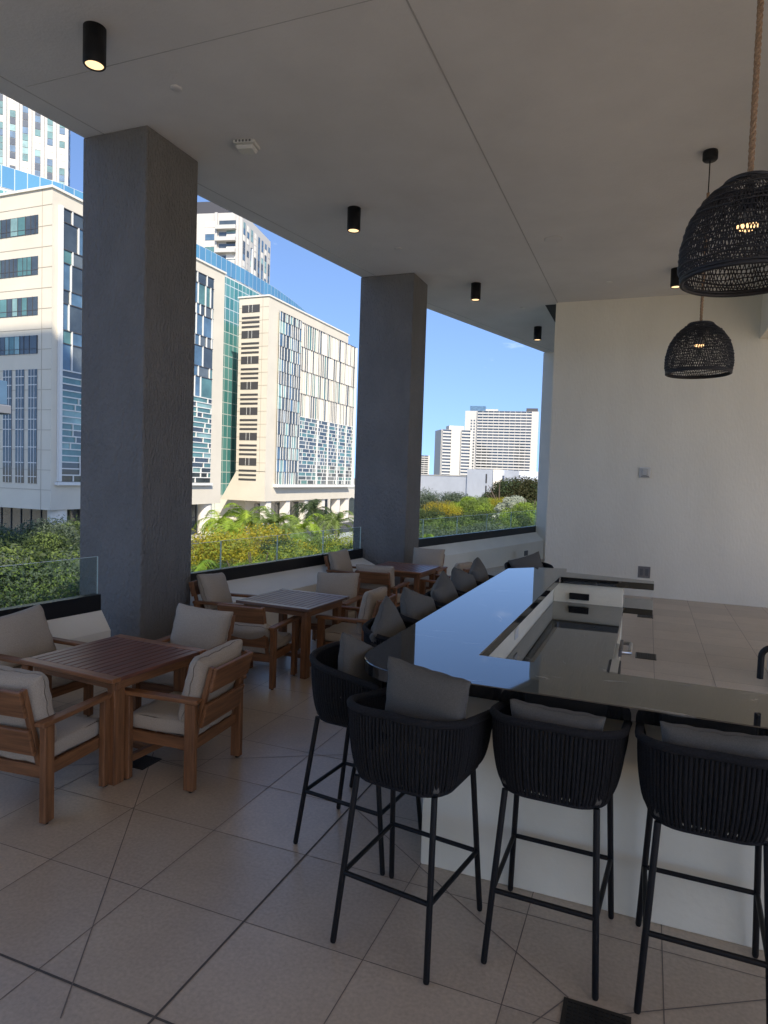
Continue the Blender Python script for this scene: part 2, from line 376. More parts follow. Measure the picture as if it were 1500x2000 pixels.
# walls
b = MB(); b.box((-1.87, 13.6, 0), (8.5, 15.6, CE), M_wall)
w_ = b.build('back_wall'); tag(w_, 'tall off white plaster wall behind the bar counter', 'wall')
b = MB(); b.box((-2.62, 18.85, 0), (6.6, 19.3, CE), M_para)
b.box((-2.85, 18.7, 0), (-2.4, 19.15, CE), M_para)
tag(b.build('end_wall'), 'pale wall edge where the glass railing ends, beyond the tall white wall', 'wall')
b = MB(); b.box((1.70, 2.0, 4.78), (2.5, 13.6, CE), M_wall); tag(b.build('ceiling_beam'), 'white boxed beam dropping below the ceiling at the right edge', 'beam')
# flat dark panel by the tall wall: shade of a ceiling recess put into colour
b = MB(); b.box((-2.10, 13.72, CE-.004), (-1.0, 15.2, CE+.01), mat('painted_recess_shade', (.03, .03, .035), .8))
tag(b.build('recess_shade_panel'), 'flat dark panel painted as the shade of a ceiling opening beside the top corner of the tall white wall', 'grille')

b = MB(); b.box((8.5, 8.5, 0), (8.8, 13.6, CE), M_wall); tag(b.build('added_side_wall'), 'plain unseen wall at the side of the bar, added to cut light from the right', 'wall')  # added out of view to cut the fill light from the right
# columns
def column(x0, y0, x1, y1, label):
    b = MB(); b.box((x0, y0, 0), (x1, y1, CE), M_col, .012); tag(b.build('concrete_column'), label, 'column', 'square grey columns along the railing')
column(-5.84, 5.62, -4.97, 6.46, 'thick dark grey stucco column nearest the camera, behind the first wooden table')
column(-4.94, 11.02, -3.93, 11.77, 'farther dark grey column behind the last wooden table')

# parapet with sloped top, black shoe rail and glass panels
def balustrade(p0, p1, zs0, zs1, foot, ngl, label, plabel, edges=None):
    p0 = Vector(p0); p1 = Vector(p1); d = (p1-p0).normalized(); n = Vector((d.y, -d.x)); L = (p1-p0).length  # n points into the terrace
    def P(s, o, z0z1): q = p0+d*s+n*o; return (q.x, q.y, z0z1[0]+(z0z1[1]-z0z1[0])*s/L)
    gt, st, sb, se = [(a, c) for a, c in zip(zs0, zs1)]
    prof = [(-.25, (0, 0)), (foot, (0, 0)), (foot, se), (0.012, sb), (-.25, sb)]
    b = MB(); m = len(prof)
    vs = [P(0, *q) for q in prof]+[P(L, *q) for q in prof]
    b.add(vs, [tuple(range(m)), tuple(range(m, 2*m))[::-1]]+[(i, m+i, m+(i+1) % m, (i+1) % m) for i in range(m)], M_para)
    tag(b.build('parapet'), plabel, 'parapet', 'low sloped parapet walls under the glass')
    t = thing('glass_balustrade', label, 'railing', (p0.x, p0.y, 0), 0, 'frameless glass railings on black shoe rails')
    off = Vector((-p0.x, -p0.y, 0)); TT = Matrix.Translation(off)
    def slab(bm, s0, s1, o0, o1, za, zb, mm):
        vs = [P(s, o, z) for s in (s0, s1) for o in (o0, o1) for z in (za, zb)]
        bm.add(vs, [(0, 1, 3, 2), (4, 6, 7, 5), (0, 4, 5, 1), (2, 3, 7, 6), (0, 2, 6, 4), (1, 5, 7, 3)], mm, TT)
    b = MB(); slab(b, 0, L, -.10, 0, sb, st, M_shoe); b.build('shoe_rail', t)
    es = edges or [L*i/ngl for i in range(ngl+1)]
    for i in range(len(es)-1):
        b = MB(); g0, g1 = es[i]+.006, es[i+1]-.006
        slab(b, g0, g1, -.06, -.045, (st[0]-.02, st[1]-.02), gt, M_glass)
        slab(b, g1, g1+.003, -.06, -.045, (st[0], st[1]), gt, M_gedge); slab(b, g0-.003, g0, -.06, -.045, st, gt, M_gedge)
        slab(b, g0, g1, -.06, -.045, gt, (gt[0]+.003, gt[1]+.003), M_gedge)
        b.build('glass_panel', t)
s1 = Vector((-5.29, 4.21)); e1 = Vector((-5.165, 5.26)); u = (e1-s1).normalized()
balustrade(e1-u*12, e1, (1.205, .82, .655, .47), (1.205, .82, .655, .47), .15, 8, 'glass railing on black base rail left of the nearest column', 'white sloped parapet section left of the nearest column', edges=[0, 1.5, 3, 4.5, 6, 7.5, 9, 10.5, 12])
balustrade((-5.36, 6.3), (-4.73, 11.0), (1.19, .825, .66, .455), (1.205, .815, .65, .49), .42, 4, 'glass railing between the two grey columns', 'white sloped parapet section between the two grey columns', edges=[0, 1.15, 2.35, 3.55, 4.74])
balustrade((-5.0, 11.7), (-2.83, 18.75), (1.20, .80, .62, .40), (1.335, .905, .735, .52), .22, 5, 'glass railing beyond the farther column, ending at the white wall', 'white sloped parapet section beyond the farther column', edges=[0, 2.0, 3.35, 4.7, 5.95, 7.37])

# ================================================================== CEILING FIXTURES
def downlight(x, y, label):
    t = thing('ceiling_downlight', label, 'downlight', (x, y, CE), 0, 'black cylinder downlights')
    b = MB(); b.lathe([(0, 0), (.088, 0), (.088, -.285), (.083, -.295), (.072, -.295), (.070, -.285)], M_black); b.build('housing', t)
    b = MB(); b.disc(.071, -.287, M_lens, up=False); b.build('lens', t)
downlight(-4.33, 4.28, 'lit black cylinder downlight nearest the camera, at the upper left')
downlight(-3.80, 8.20, 'lit black cylinder downlight between the two grey columns')
downlight(-3.07, 11.93, 'lit black cylinder downlight just right of the farther column')
downlight(-2.53, 15.6, 'small lit black downlight farthest away, next to the white wall edge')
downlight(.25, 11.98, 'lit black downlight half hidden behind the big wicker pendant')
def disc_thing(name, label, cat, x, y, r_, h_, m, group=None):
    b = MB(); b.lathe([(r_*1.0, 0), (r_, -h_*.6), (r_*.85, -h_), (0, -h_)], m, 20); o = b.build(name, loc=(x, y, CE)); tag(o, label, cat, group)
g = 'white sprinkler caps in the ceiling'
M_cap = mat('sprinkler_cap_paint', (.64, .63, .62), .6)
disc_thing('sprinkler_cap', 'round sprinkler cap above the nearest column', 'sprinkler', -4.25, 5.18, .055, .012, M_cap, g)
disc_thing('sprinkler_cap', 'round sprinkler cap near the downlight before the farther column', 'sprinkler', -3.78, 9.81, .055, .012, M_cap, g)
disc_thing('sprinkler_cap', 'round sprinkler cap near the corner of the tall white wall', 'sprinkler', -2.57, 13.82, .055, .012, M_plast, g)
disc_thing('sprinkler_cap', 'round sprinkler cap over the white wall, right of the ceiling seam', 'sprinkler', -.82, 12.45, .055, .012, M_plast, g)
disc_thing('ceiling_speaker', 'large round flush speaker in the ceiling right of the long seam', 'speaker', -1.47, 10.07, .13, .008, M_cap)
t = thing('ceiling_detector', 'pale boxy detector on the ceiling right of the nearest column', 'detector', (-4.2, 6.27, CE), R(12))
b = MB(); b.box((-.12, -.10, -.035), (.12, .10, 0), M_plast, .008); b.build('base', t)
b = MB(); b.box((-.10, -.085, -.085), (.10, .085, -.035), M_plast, .02); b.build('cover', t)
b = MB()
for i in range(5): b.box((-.09+i*.038, -.104, -.03), (-.07+i*.038, -.1, -.008), M_dgrey)
b.build('vent', t)

def pendant(x, y, label, ztop, rope_top, k_=1.):
    t = thing('wicker_pendant', label, 'pendant lamp', (x, y, CE), 0, 'black wicker pendant lamps over the bar')
    zb = ztop-CE   # local z of shade top
    b = MB(); b.lathe([(0, 0), (.07, 0), (.075, -.02), (.075, -.085), (.062, -.10), (.0, -.10)], M_black); b.build('canopy', t)
    b = MB(); b.tube([(0, 0, -.10), (0, 0, rope_top-CE)], .006, M_black, 6); b.build('cord', t)
    # twisted jute rope: three strands
    b = MB(); L = rope_top-CE-zb; n = max(24, int(L/.012))
    for k in range(3):
        b.tube([(.0075*math.cos(2*math.pi*(k/3)+i*.75), .0075*math.sin(2*math.pi*(k/3)+i*.75), zb-.02+(L+.02)*i/n) for i in range(n+1)], .0095, M_jute, 6)
    b.build('rope', t)
    # shade profile (r, z below top)
    prof = [(.115, 0), (.135, -.012), (.19, -.055), (.245, -.115), (.285, -.175), (.312, -.245), (.328, -.315), (.336, -.38), (.335, -.44), (.326, -.49), (.318, -.52)]
    prof = [(a*k_, c*k_) for a, c in prof]
    def pr(s):
        i = min(int(s*(len(prof)-1)), len(prof)-2); f = s*(len(prof)-1)-i
        a, c = prof[i], prof[i+1]; return a[0]+(c[0]-a[0])*f, a[1]+(c[1]-a[1])*f
    b = MB(); nv = 106
    for dirn in (1, -1):
        for k in range(nv):
            pts = []
            for i in range(15):
                s = i/14; r_, z = pr(s); th = 2*math.pi*k/nv+dirn*s*.55+.02*math.sin(9*s+k)
                pts.append((r_*math.cos(th), r_*math.sin(th), zb+z))
            b.tube(pts, .0031, M_ratt, 4, cap=False)
    for i in range(20):
        s = (i+.6)/20.2; r_, z = pr(s); w = .0035*(1.5 if i % 4 == 0 else 1)
        b.tube([((r_+.003)*math.cos(2*math.pi*j/48), (r_+.003)*math.sin(2*math.pi*j/48), zb+z+.006*math.sin(j*.7+i*1.7)) for j in range(48)], w, M_ratt, 4, closed=True)
    for r_, z, w in ((.118*k_, 0, .013), (.13*k_, -.014, .008), (.318*k_, -.52*k_, .012), (.322*k_, -.502*k_, .008)):
        b.tube([(r_*math.cos(2*math.pi*j/48), r_*math.sin(2*math.pi*j/48), zb+z) for j in range(48)], w, M_ratt, 6, closed=True)
    b.build('shade', t)
    b = MB(); b.lathe([(0, zb), (.022, zb), (.028, zb-.06), (.028, zb-.13), (.0, zb-.14)], M_black, 14); b.build('socket', t)
    b = MB(); b.lathe([(.015, zb-.135), (.022, zb-.16), (.05, zb-.215)], mat('bulb_body', (.35, .33, .3), .3), 16)
    bb = b.build('bulb', t)
    b = MB(); b.lathe([(.05, zb-.215), (.050, zb-.228), (.036, zb-.238), (0, zb-.242)], M_bulb, 16); b.build('bulb_lens', bb)
pendant(.41, 3.98, 'big black wicker dome pendant hanging nearest the camera on thick rope', 3.70, 5.2, .95)
pendant(.43, 7.93, 'smaller looking black wicker pendant hanging lower, deeper over the bar', 3.85, 5.22)

# wall devices
def plate(name, label, cat, x, y, z, w, h_, m, rz=0):
    t = thing(name, label, cat, (x, y, z), rz)
    b = MB(); b.box((-w/2, -.012, -h_/2), (w/2, 0, h_/2), m, .003); b.build('plate', t)
    b = MB()
    for sx in (-.22, .22):
        b.box((w*sx-w*.13, -.017, -h_*.3), (w*sx+w*.13, -.012, h_*.3), M_dgrey, .002)
    b.build('socket', t)
plate('wall_outlet', 'dark grey outlet plate low on the tall white wall', 'outlet', -.003, 13.6, .47, .22, .22, mat('taupe_plate', (.19, .18, .175), .4))
dq = Vector((2.17, 7.05)).normalized()
plate('wall_outlet', 'small dark outlet on the far parapet above the last bar stool', 'outlet', -3.34+.235*dq.y+.29, 17.05-.235*dq.x+.1, .30, .2, .13, M_dgrey, math.atan2(dq.y, dq.x))
t = thing('fire_alarm', 'small white fire alarm sounder on the tall white wall', 'alarm', (-.08, 13.6, 2.36))
b = MB(); b.box((-.1, -.05, -.1), (.1, 0, .1), M_plast, .015); b.build('housing', t)
b = MB(); b.box((-.055, -.085, -.06), (.055, -.05, .075), mat('strobe_lens', (.5, .5, .48), .15), .02); b.build('strobe', t)
b = MB()
for i in range(3): b.box((-.075, -.054, -.085+i*.01), (.075, -.05, -.08+i*.01), M_dgrey)
b.build('grille', t)

# ================================================================== BAR
bar = thing('bar_counter', 'long U shaped white bar with polished black stone top', 'bar', (0, 0, 0))
b = MB(); ZT = 1.13
cx0, cy0, rr = -1.43+.33, 3.13+.33, .33
corner = [(cx0-rr*math.sin(R(a)), cy0-rr*math.cos(R(a))) for a in range(0, 91, 9)]
outer = [(2.4, 3.10)]+corner+[(-1.435, 7.50), (-1.16, 7.80), (-.83, 7.90), (-.80, 7.58), (.10, 7.43), (.10, 7.21), (-.82, 7.17), (-.84, 3.665), (2.4, 3.62)]
b.prism([p for p in outer[::-1]], ZT-.066, ZT, M_stone)
o = b.build('countertop', bar)
md = o.modifiers.new('b', 'BEVEL'); md.width = .004; md.segments = 2; md.limit_method = 'ANGLE'
b = MB(); zz = ZT-.068
b.box((-1.065, 3.41, 0), (2.4, 3.56, zz), M_barw, .006); b.build('front_wall', bar)
b = MB(); b.box((-1.063, 3.562, 0), (-.885, 7.5, zz), M_barw, .006); b.build('long_wall', bar)
b = MB(); b.box((-.883, 7.23, 0), (-.19, 7.40, zz), M_barw, .004); b.build('end_wall_panel', bar)
b = MB(); b.box((-.882, 3.565, .80), (-.18, 7.225, .86), M_stone, .003); b.build('worktop', bar)
b = MB(); b.box((-.188, 7.24, .80), (.10, 7.88, .86), M_stone, .003); b.build('low_shelf', bar)
b = MB(); b.box((-.86, 3.57, .08), (-.52, 7.2, .795), M_barw, .004); b.build('cabinet', bar)
b = MB(); b.box((-.72, 7.195, .90), (-.52, 7.228, .965), M_black, .004); b.build('power_outlet', bar)
b = MB(); b.box((-.884, 5.0, .92), (-.876, 5.12, 1.0), M_plast, .002); b.build('power_outlet', bar)
t = thing('undercounter_fridge', 'steel fridge drawer with loop handle below the bar worktop', 'fridge', (-.19, 5.55, 0))
b = MB(); b.box((-.02, -.32, .62), (.03, .32, .79), M_steel, .006); b.build('door', t)
b = MB(); b.box((-.30, -.32, .62), (-.022, .32, .79), M_dgrey, .004); b.build('drawer_box', t)
b = MB(); b.tube([(.03, .12, .765), (.115, .12, .765), (.115, .46, .765), (.03, .46, .765)], .016, M_steel, 8); b.box((.03, .10, .73), (.055, .48, .79), M_dgrey, .004); b.build('handle', t)
t = thing('ice_bin', 'small steel ice bin with dark lid slot beside the fridge handle', 'ice bin', (-.19, 4.86, 0))
b = MB(); b.box((-.30, -.3, .62), (.025, .3, .79), M_steel, .006); b.build('body', t)
b = MB(); b.box((-.01, -.28, .791), (.07, .1, .875), M_black, .004); b.box((.01, -.27, .876), (.06, .09, .885), M_steel, .002); b.build('lid', t)
# tap at the right edge of the photograph
t = thing('bar_faucet', 'matt black gooseneck tap on the bar top at the right edge', 'tap', (.637, 3.56, ZT))
b = MB(); b.lathe([(0, 0), (.03, 0), (.03, .03), (.018, .036)], M_black, 16); b.build('base', t)
b = MB(); pts = [(0, 0, .03), (0, 0, .19)]+[(-.05+.05*math.cos(R(a)), .012*(1-math.cos(R(a))), .19+.05*math.sin(R(a))) for a in range(15, 181, 15)]+[(-.1, .024, .085)]
b.tube(pts, .0145, M_black, 12); b.build('spout', t)
b = MB(); b.tube([(.018, 0, .06), (.075, -.01, .075)], .008, M_black, 8); b.build('handle', t)
# white cabinet at the right edge
t = thing('white_cabinet', 'tall white cabinet door with slim handle at the right edge', 'cabinet', (1.40, 8.0, 0))
b = MB(); b.box((.0, 0, 0), (1.6, .9, 1.95), M_white, .01); b.build('body', t)
b = MB(); b.box((.02, -.02, .06), (.8, -.001, 1.93), M_white, .004); b.build('door', t)
b = MB(); b.tube([(.045, -.022, 1.05), (.045, -.06, 1.05), (.045, -.06, 1.4), (.045, -.022, 1.4)], .008, M_steel, 8); b.build('handle', t)

# ================================================================== BAR STOOLS
def rim_path(a, yb, yf, rc, n=46):
    pts = []
    segs = [((-a, yf), (-a, yb+rc)), 'l', ((-a+rc, yb), (a-rc, yb)), 'r', ((a, yb+rc), (a, yf))]
    P = []
    def lin(p, q, k): return [(p[0]+(q[0]-p[0])*i/k, p[1]+(q[1]-p[1])*i/k) for i in range(k)]
    P += lin((-a, yf), (-a, yb+rc), 12)
    P += [(-a+rc-rc*math.cos(R(t)), yb+rc-rc*math.sin(R(t))) for t in np.linspace(0, 90, 12)[:-1]]
    P += lin((-a+rc, yb), (a-rc, yb), 10)
    P += [(a-rc+rc*math.sin(R(t)), yb+rc-rc*math.cos(R(t))) for t in np.linspace(0, 90, 12)[:-1]]
    P += lin((a, yb+rc), (a, yf), 12)+[(a, yf)]
    # resample by arc length
    Q = [Vector(p) for p in P]; L = [0]
    for i in range(1, len(Q)): L.append(L[-1]+(Q[i]-Q[i-1]).length)
    outp = []
    for k in range(n+1):
        s = L[-1]*k/n; i = 0
        while i < len(L)-2 and L[i+1] < s: i += 1
        f = (s-L[i])/max(1e-9, L[i+1]-L[i]); outp.append(Q[i].lerp(Q[i+1], min(1, f)))
    return outp
def make_stool():
    t = thing('bar_stool', 'x', 'bar stool', (0, 0, 0), 0, 'black rope bar stools around the bar')
    N = 78
    top = rim_path(.285, -.265, .235, .20, N); bot = rim_path(.225, -.205, .215, .13, N)
    def zr(k): s = k/N; return 1.015+.075*max(0, math.sin(math.pi*s))**1.2
    b = MB(); lr = random.Random(3)
    for k in range(0, N+1):
        T_, B_ = top[k], bot[k]; zt = zr(k); pts = []
        jit = lr.uniform(-.0025, .0025)
        for i in range(9):
            s = i/8
            # quadratic bezier, control just under the rim
            cp = T_.lerp(B_, .12); q = T_*(1-s)**2+cp*2*s*(1-s)+B_*s*s
            z = zt*(1-s)**2+(.80)*2*s*(1-s)+.752*s*s
            pts.append((q.x+jit*math.sin(s*3), q.y, z))
        b.tube(pts, .0079+lr.uniform(-.0010, .0004), M_rope, 6, cap=False, flat=1.)
    b.build('rope_shell', t)
    b = MB(); pts = [(p.x, p.y, zr(k)) for k, p in enumerate(top)][::2]
    f0, f1 = pts[0], pts[-1]
    pts = [(-.228, .222, .765), (-.262, .245, .90), (-.283, .252, .985)]+pts+[(.283, .252, .985), (.262, .245, .90), (.228, .222, .765)]
    b.tube(pts, [.012, .014, .016]+[.0185]*(len(pts)-6)+[.016, .014, .012], M_rope, 9); b.build('rim', t)
    b = MB(); full = [(p.x, p.y, .752) for p in bot[::2]]; b.tube(full, .013, M_rope, 8)
    b.tube([(-.225, .215, .752), (.225, .215, .752)], .013, M_rope, 8); b.build('seat_frame', t)
    b = MB(); b.cushion((.215, .20, .032), .028, M_pil, .15, 2, 8, Matrix.Translation((0, .005, .79))); b.build('seat', t)
    feet = [(-.248, .285), (.248, .285), (-.235, -.288), (.235, -.288)]; tops = [(-.215, .20), (.215, .20), (-.195, -.185), (.195, -.185)]
    def on(i, z): s = 1-z/.75; return (tops[i][0]+(feet[i][0]-tops[i][0])*s, tops[i][1]+(feet[i][1]-tops[i][1])*s, z)
    for i in range(4):
        b = MB(); b.tube([on(i, .004), on(i, .012), on(i, .75)], [.0118, .0140, .0140], M_black, 10); b.build('leg', t)
    b = MB()
    for i, j in ((0, 1), (2, 3), (0, 2), (1, 3)): b.tube([on(i, .315), on(j, .315)], .0115, M_black, 8)
    b.build('footrest', t)
    return t
def pillow_mesh(w, h_, th, seed, mm=None, pinch=.085, full=1.):
    b = MB(); N = 18; lr = random.Random(seed); ph = [lr.uniform(0, 6) for _ in range(6)]
    for sg in (1, -1):
        vs = []
        for i in range(N+1):
            for j in range(N+1):
                u = -1+2*i/N; v = -1+2*j/N
                u = math.sin(u*math.pi/2*.999); v = math.sin(v*math.pi/2*.999)
                f = max(0, (1-u**2))**.5*max(0, (1-v**2))**.5
                f = f**(.72/full)*(1+.10*math.sin(3.1*u+ph[0])*math.sin(2.7*v+ph[1]))
                pin = 1-pinch*(1-abs(u)**2)*abs(v)**3; pin2 = 1-pinch*(1-abs(v)**2)*abs(u)**3
                edge = .006*math.sin(13*u+ph[2])*abs(v)**6+.006*math.sin(12*v+ph[3])*abs(u)**6
                vs.append((w/2*u*pin2, sg*(th/2*f)+edge, h_/2*v*pin))
        fs = [(i*(N+1)+j, (i+1)*(N+1)+j, (i+1)*(N+1)+j+1, i*(N+1)+j+1) for i in range(N) for j in range(N)]
        b.add(vs, fs if sg < 0 else [f[::-1] for f in fs], mm or M_pil, None, True)
    # welt seam
    return b
stool0 = make_stool(); _used = [False]
def place_stool(x, y, rz, label):
    if not _used[0]:
        _used[0] = True; stool0.location = (x, y, 0); stool0.rotation_euler = (0, 0, rz); stool0['label'] = label; return stool0
    return dup(stool0, label, (x, y, 0), rz)
PM = [pillow_mesh(.41, .39, .17, s).build('throw_pillow', merge=.0005) for s in (1, 2, 3)]
_pu = set()
def place_pillow(k, x, y, z, rz, lean, tilt, label, sc=1.):
    o = PM[k] if k not in _pu else PM[k].copy()
    if k in _pu: C.objects.link(o)
    _pu.add(k)
    o.matrix_world = Matrix.Translation((x, y, z)) @ Matrix.Rotation(rz, 4, 'Z') @ Matrix.Rotation(lean, 4, 'X') @ Matrix.Rotation(tilt, 4, 'Y') @ Matrix.Scale(sc, 4)
    tag(o, label, 'pillow', 'charcoal throw pillows on the bar stools')
def stool_with_pillow(x, y, rz, label, plabel, k=0, lean=R(14), tilt=0, up=0., back=-.13, side=0., sc=1.):
    place_stool(x, y, rz, label)
    c, s = math.cos(rz), math.sin(rz)
    place_pillow(k, x+c*side-s*back, y+s*side+c*back, .82+.185+up, rz, lean, tilt, plabel, sc)
# three along the front arm (facing +y)
stool_with_pillow(-.955, 2.905, R(-8), 'black rope bar stool left of the three in the foreground', 'charcoal pillow standing tall and tilted on the left foreground stool', 0, R(8), R(7), .075, -.06, .075)
stool_with_pillow(-.325, 3.085, R(-2), 'black rope bar stool in the middle of the three in the foreground', 'charcoal pillow low behind the rim of the middle foreground stool', 1, R(15), R(2), -.055, -.10)
stool_with_pillow(.300, 3.07, R(-1), 'black rope bar stool cut by the right edge of the photo', 'charcoal pillow behind the rim of the stool at the right edge', 2, R(15), R(-1), -.04, -.10)
# along the long arm (facing +x)
SY = [3.50, 4.32, 4.93, 5.66, 6.32, 6.98]
SL = ['at the rounded bar corner', 'second along the long bar side, next to the rounded corner', 'third along the long bar side, by the middle table', 'fourth along the long bar side, between the middle and last tables', 'fifth along the long bar side, beside the last table', 'last but one, near the far end of the bar']
PLB = ['at the rounded bar corner', 'second along the long bar side', 'third along the long bar side', 'fourth along the long bar side', 'fifth along the long bar side', 'last but one along the long bar side']
for i, y in enumerate(SY):
    stool_with_pillow(-1.47 if i == 0 else -1.50-.01*(i % 2), y, R(-90+(-6, 4, -5, 3, -3, 5)[i]), 'black rope bar stool '+SL[i], 'charcoal pillow on the stool '+PLB[i], i % 3, R(16), R((-26, 24, -18, 14, -16, 12)[i]), (-.01, -.03, .0, .01, .0, .01)[i], -.01 if i == 0 else -.11, (.03, 0, .02, -.02, 0, .02)[i], sc=.94 if i == 0 else 1.16)
stool_with_pillow(-1.33, 8.35, R(-165), 'black rope bar stool at the far end of the bar, by the outlet', 'charcoal pillow on the stool at the far end of the bar', 1, R(16), R(20), .0, -.08)

# ================================================================== WOODEN TABLES AND CHAIRS
def make_table(top, name='dining_table'):
    t = thing('wooden_table', 'x', 'table', (0, 0, 0), 0, 'square slatted wooden tables')
    h = .452; n = 13
    b = MB()
    for i in range(n):
        x0 = -h+2*h*i/n; b.box((x0+.0045, -h+.078, .722), (x0+2*h/n-.0045, h-.078, .748), top, .003)
    b.build('slatted_top', t)
    for s in (-1, 1):
        b = MB(); b.box((-h, s*h-.075*(s > 0), .720), (h, s*h+.075*(s < 0), .750), TEND if top is TTOP else TGRX, .004); b.build('end_board', t)
    b = MB()
    for s in (-1, 1): b.box((-h+.05, s*(h-.09)-.012, .65), (h-.05, s*(h-.09)+.012, .72), TEAK['x'], .003); b.box((s*(h-.06)-.012, -h+.1, .65), (s*(h-.06)+.012, h-.1, .72), TEAK['y'], .003)
    b.box((-.3, -.03, .66), (.3, .03, .719), TEAK['x']); b.build('apron', t)
    for sx in (-1, 1):
        for sy in (-1, 1):
            b = MB(); b.box((sx*(h-.095)-.035, sy*(h-.12)-.045, .0), (sx*(h-.095)+.035, sy*(h-.12)+.045, .718), TEAK['z'], .004); b.build('leg', t)
    b = MB(); b.box((-h+.1, -.03, .10), (h-.1, .03, .15), TEAK['x'], .003)
    for sx in (-1, 1): b.box((sx*(h-.095)-.02, -h+.16, .10), (sx*(h-.095)+.02, h-.16, .149), TEAK['y'], .003)
    b.build('stretcher', t)
    return t
BCT = []
def make_chair():
    t = thing('wooden_armchair', 'x', 'armchair', (0, 0, 0), 0, 'teak armchairs with beige cushions')
    w, d = .32, .29
    for sx in (-1, 1):
        for sy, dd in ((1, 0), (-1, .0)):
            b = MB(); b.box((sx*(w-.022)-.022, sy*(d-.038)-.038, .012), (sx*(w-.022)+.022, sy*(d-.038)+.038, .592), TEAK['z'], .004)
            b.lathe([(0, .0), (.014, 0), (.014, .012)], M_black, 10, Matrix.Translation((sx*(w-.022), sy*(d-.0325), 0)))
            b.build('leg', t)
        b = MB(); b.box((sx*(w-.028)-.036, -d-.02, .593), (sx*(w-.028)+.036, d+.02, .622), TEAK['y'], .005); b.build('armrest', t)
    b = MB()
    for sx in (-1, 1): b.box((sx*(w-.060)-.012, -d+.066, .262), (sx*(w-.060)+.012, d-.066, .338), TEAK['y'], .003)
    b.box((-w+.046, d-.06, .262), (w-.046, d-.034, .338), TEAK['x'], .003); b.box((-w+.046, -d+.034, .262), (w-.046, -d+.06, .338), TEAK['x'], .003)
    for i in range(6): b.box((-w+.075, -d+.085+i*.08, .30), (w-.075, -d+.135+i*.08, .318), TEAK['x'], .002)
    b.build('seat_frame', t)
    # leaning back: posts and two wide slats
    T = Matrix.Translation((0, -d+.085, .30)) @ Matrix.Rotation(R(15), 4, 'X')
    b = MB()
    for sx in (-1, 1): b.box((sx*(w-.092)-.019, -.034, 0), (sx*(w-.092)+.019, .0, .55), TEAK['z'], .004, T)
    b.box((-w+.075, -.062, .385), (w-.075, -.035, .555), TEAK['x'], .005, T); b.box((-w+.075, -.062, .13), (w-.075, -.035, .30), TEAK['x'], .005, T)
    b.build('backrest', t)
    b = MB(); b.cushion((.262, .27, .058), .042, M_cush, .14, 2, 9, Matrix.Translation((0, .01, .395))); b.build('seat_cushion', t)
    T = Matrix.Translation((0, -d+.085, .30)) @ Matrix.Rotation(R(13), 4, 'X') @ Matrix.Translation((0, .075, .375))
    b = pillow_mesh(.56, .45, .21, 5, M_cush, .06, 1.25); o = b.build('back_cushion', t, merge=.0005); o.matrix_basis = T; BCT.append(T)
    return t
tA = make_table(TTOP); tA.location = (-3.575, 3.80, 0); tA.rotation_euler = (0, 0, R(-4)); tA['label'] = 'square reddish slatted table nearest the camera'
tB = make_table(TGRY); tB.location = (-3.57, 6.44, 0); tB.rotation_euler = (0, 0, R(-3)); tB['label'] = 'square greyish slatted table in the middle of the three'
dup(tA, 'square reddish slatted table farthest away, by the second column', (-3.44, 9.60, 0), R(-2))
ch0 = make_chair()
CH = [(-3.54, 3.10, 5, 'wooden armchair at the lower left, back to the camera at the nearest table'),
      (-2.985, 3.83, 94, 'wooden armchair on the right side of the nearest table, turned to it'),
      (-4.60, 4.00, -91, 'wooden armchair on the railing side of the nearest table'),
      (-3.63, 4.66, 184, 'wooden armchair on the far side of the nearest table, facing the camera'),
      (-3.65, 5.84, 5, 'wooden armchair with slumped cushion, back turned, at the middle table'),
      (-2.93, 6.62, 93, 'wooden armchair on the right side of the middle table, near the bar stools'),
      (-4.55, 6.64, -80, 'wooden armchair on the railing side of the middle table, by the column'),
      (-3.56, 7.32, 184, 'wooden armchair on the far side of the middle table'),
      (-3.45, 8.72, 2, 'wooden armchair with back to the camera at the farthest table'),
      (-2.75, 9.62, 84, 'wooden armchair at the farthest table on the bar side'),
      (-4.36, 9.76, -92, 'wooden armchair on the railing side of the farthest table'),
      (-3.45, 10.66, 181, 'wooden armchair at the farthest table, facing the camera before the column')]
VAR = [(0, 1, .0, 0), (2, -2, -.01, 0), (7, 5, .0, .02), (2, -3, .0, .0), (48, 0, -.15, .03), (-3, 2, .0, .0), (8, -6, .01, .03), (6, 3, .0, .01), (0, -1, .0, 0), (2, 3, -.01, 0), (4, 1, .01, 0), (1, 0, .02, 0)]
for i, (x, y, a, l) in enumerate(CH):
    if i == 0: c_ = ch0; ch0.location = (x, y, 0); ch0.rotation_euler = (0, 0, R(a)); ch0['label'] = l
    else: c_ = dup(ch0, l, (x, y, 0), R(a))
    bc = [k for k in ALLKIDS(c_) if k.name.startswith('back_cushion')][0]
    lean, tilt, up, fwd = VAR[i]
    bc.matrix_basis = Matrix.Translation((0, fwd, up)) @ BCT[0] @ Matrix.Rotation(R(lean), 4, 'X') @ Matrix.Rotation(R(tilt), 4, 'Y')

# ================================================================== THE CITY OUTSIDE
GZ = -7.5
b = MB(); b.add([(-3000, -3000, GZ), (3000, -3000, GZ), (3000, 3000, GZ), (-3000, 3000, GZ)], [(0, 1, 2, 3)], M_soil); struct(b.build('ground'))
b = MB(); b.add([(-58, -60, GZ+.02), (-47, -60, GZ+.02), (-47, 190, GZ+.02), (-58, 190, GZ+.02)], [(0, 1, 2, 3)], M_asph); struct(b.build('road'))
b = MB(); b.box((-46.9, -60, GZ), (-43.5, 190, GZ+.14), M_conc); b.box((-62.5, -60, GZ), (-58.1, 190, GZ+.14), M_conc); struct(b.build('pavement'))

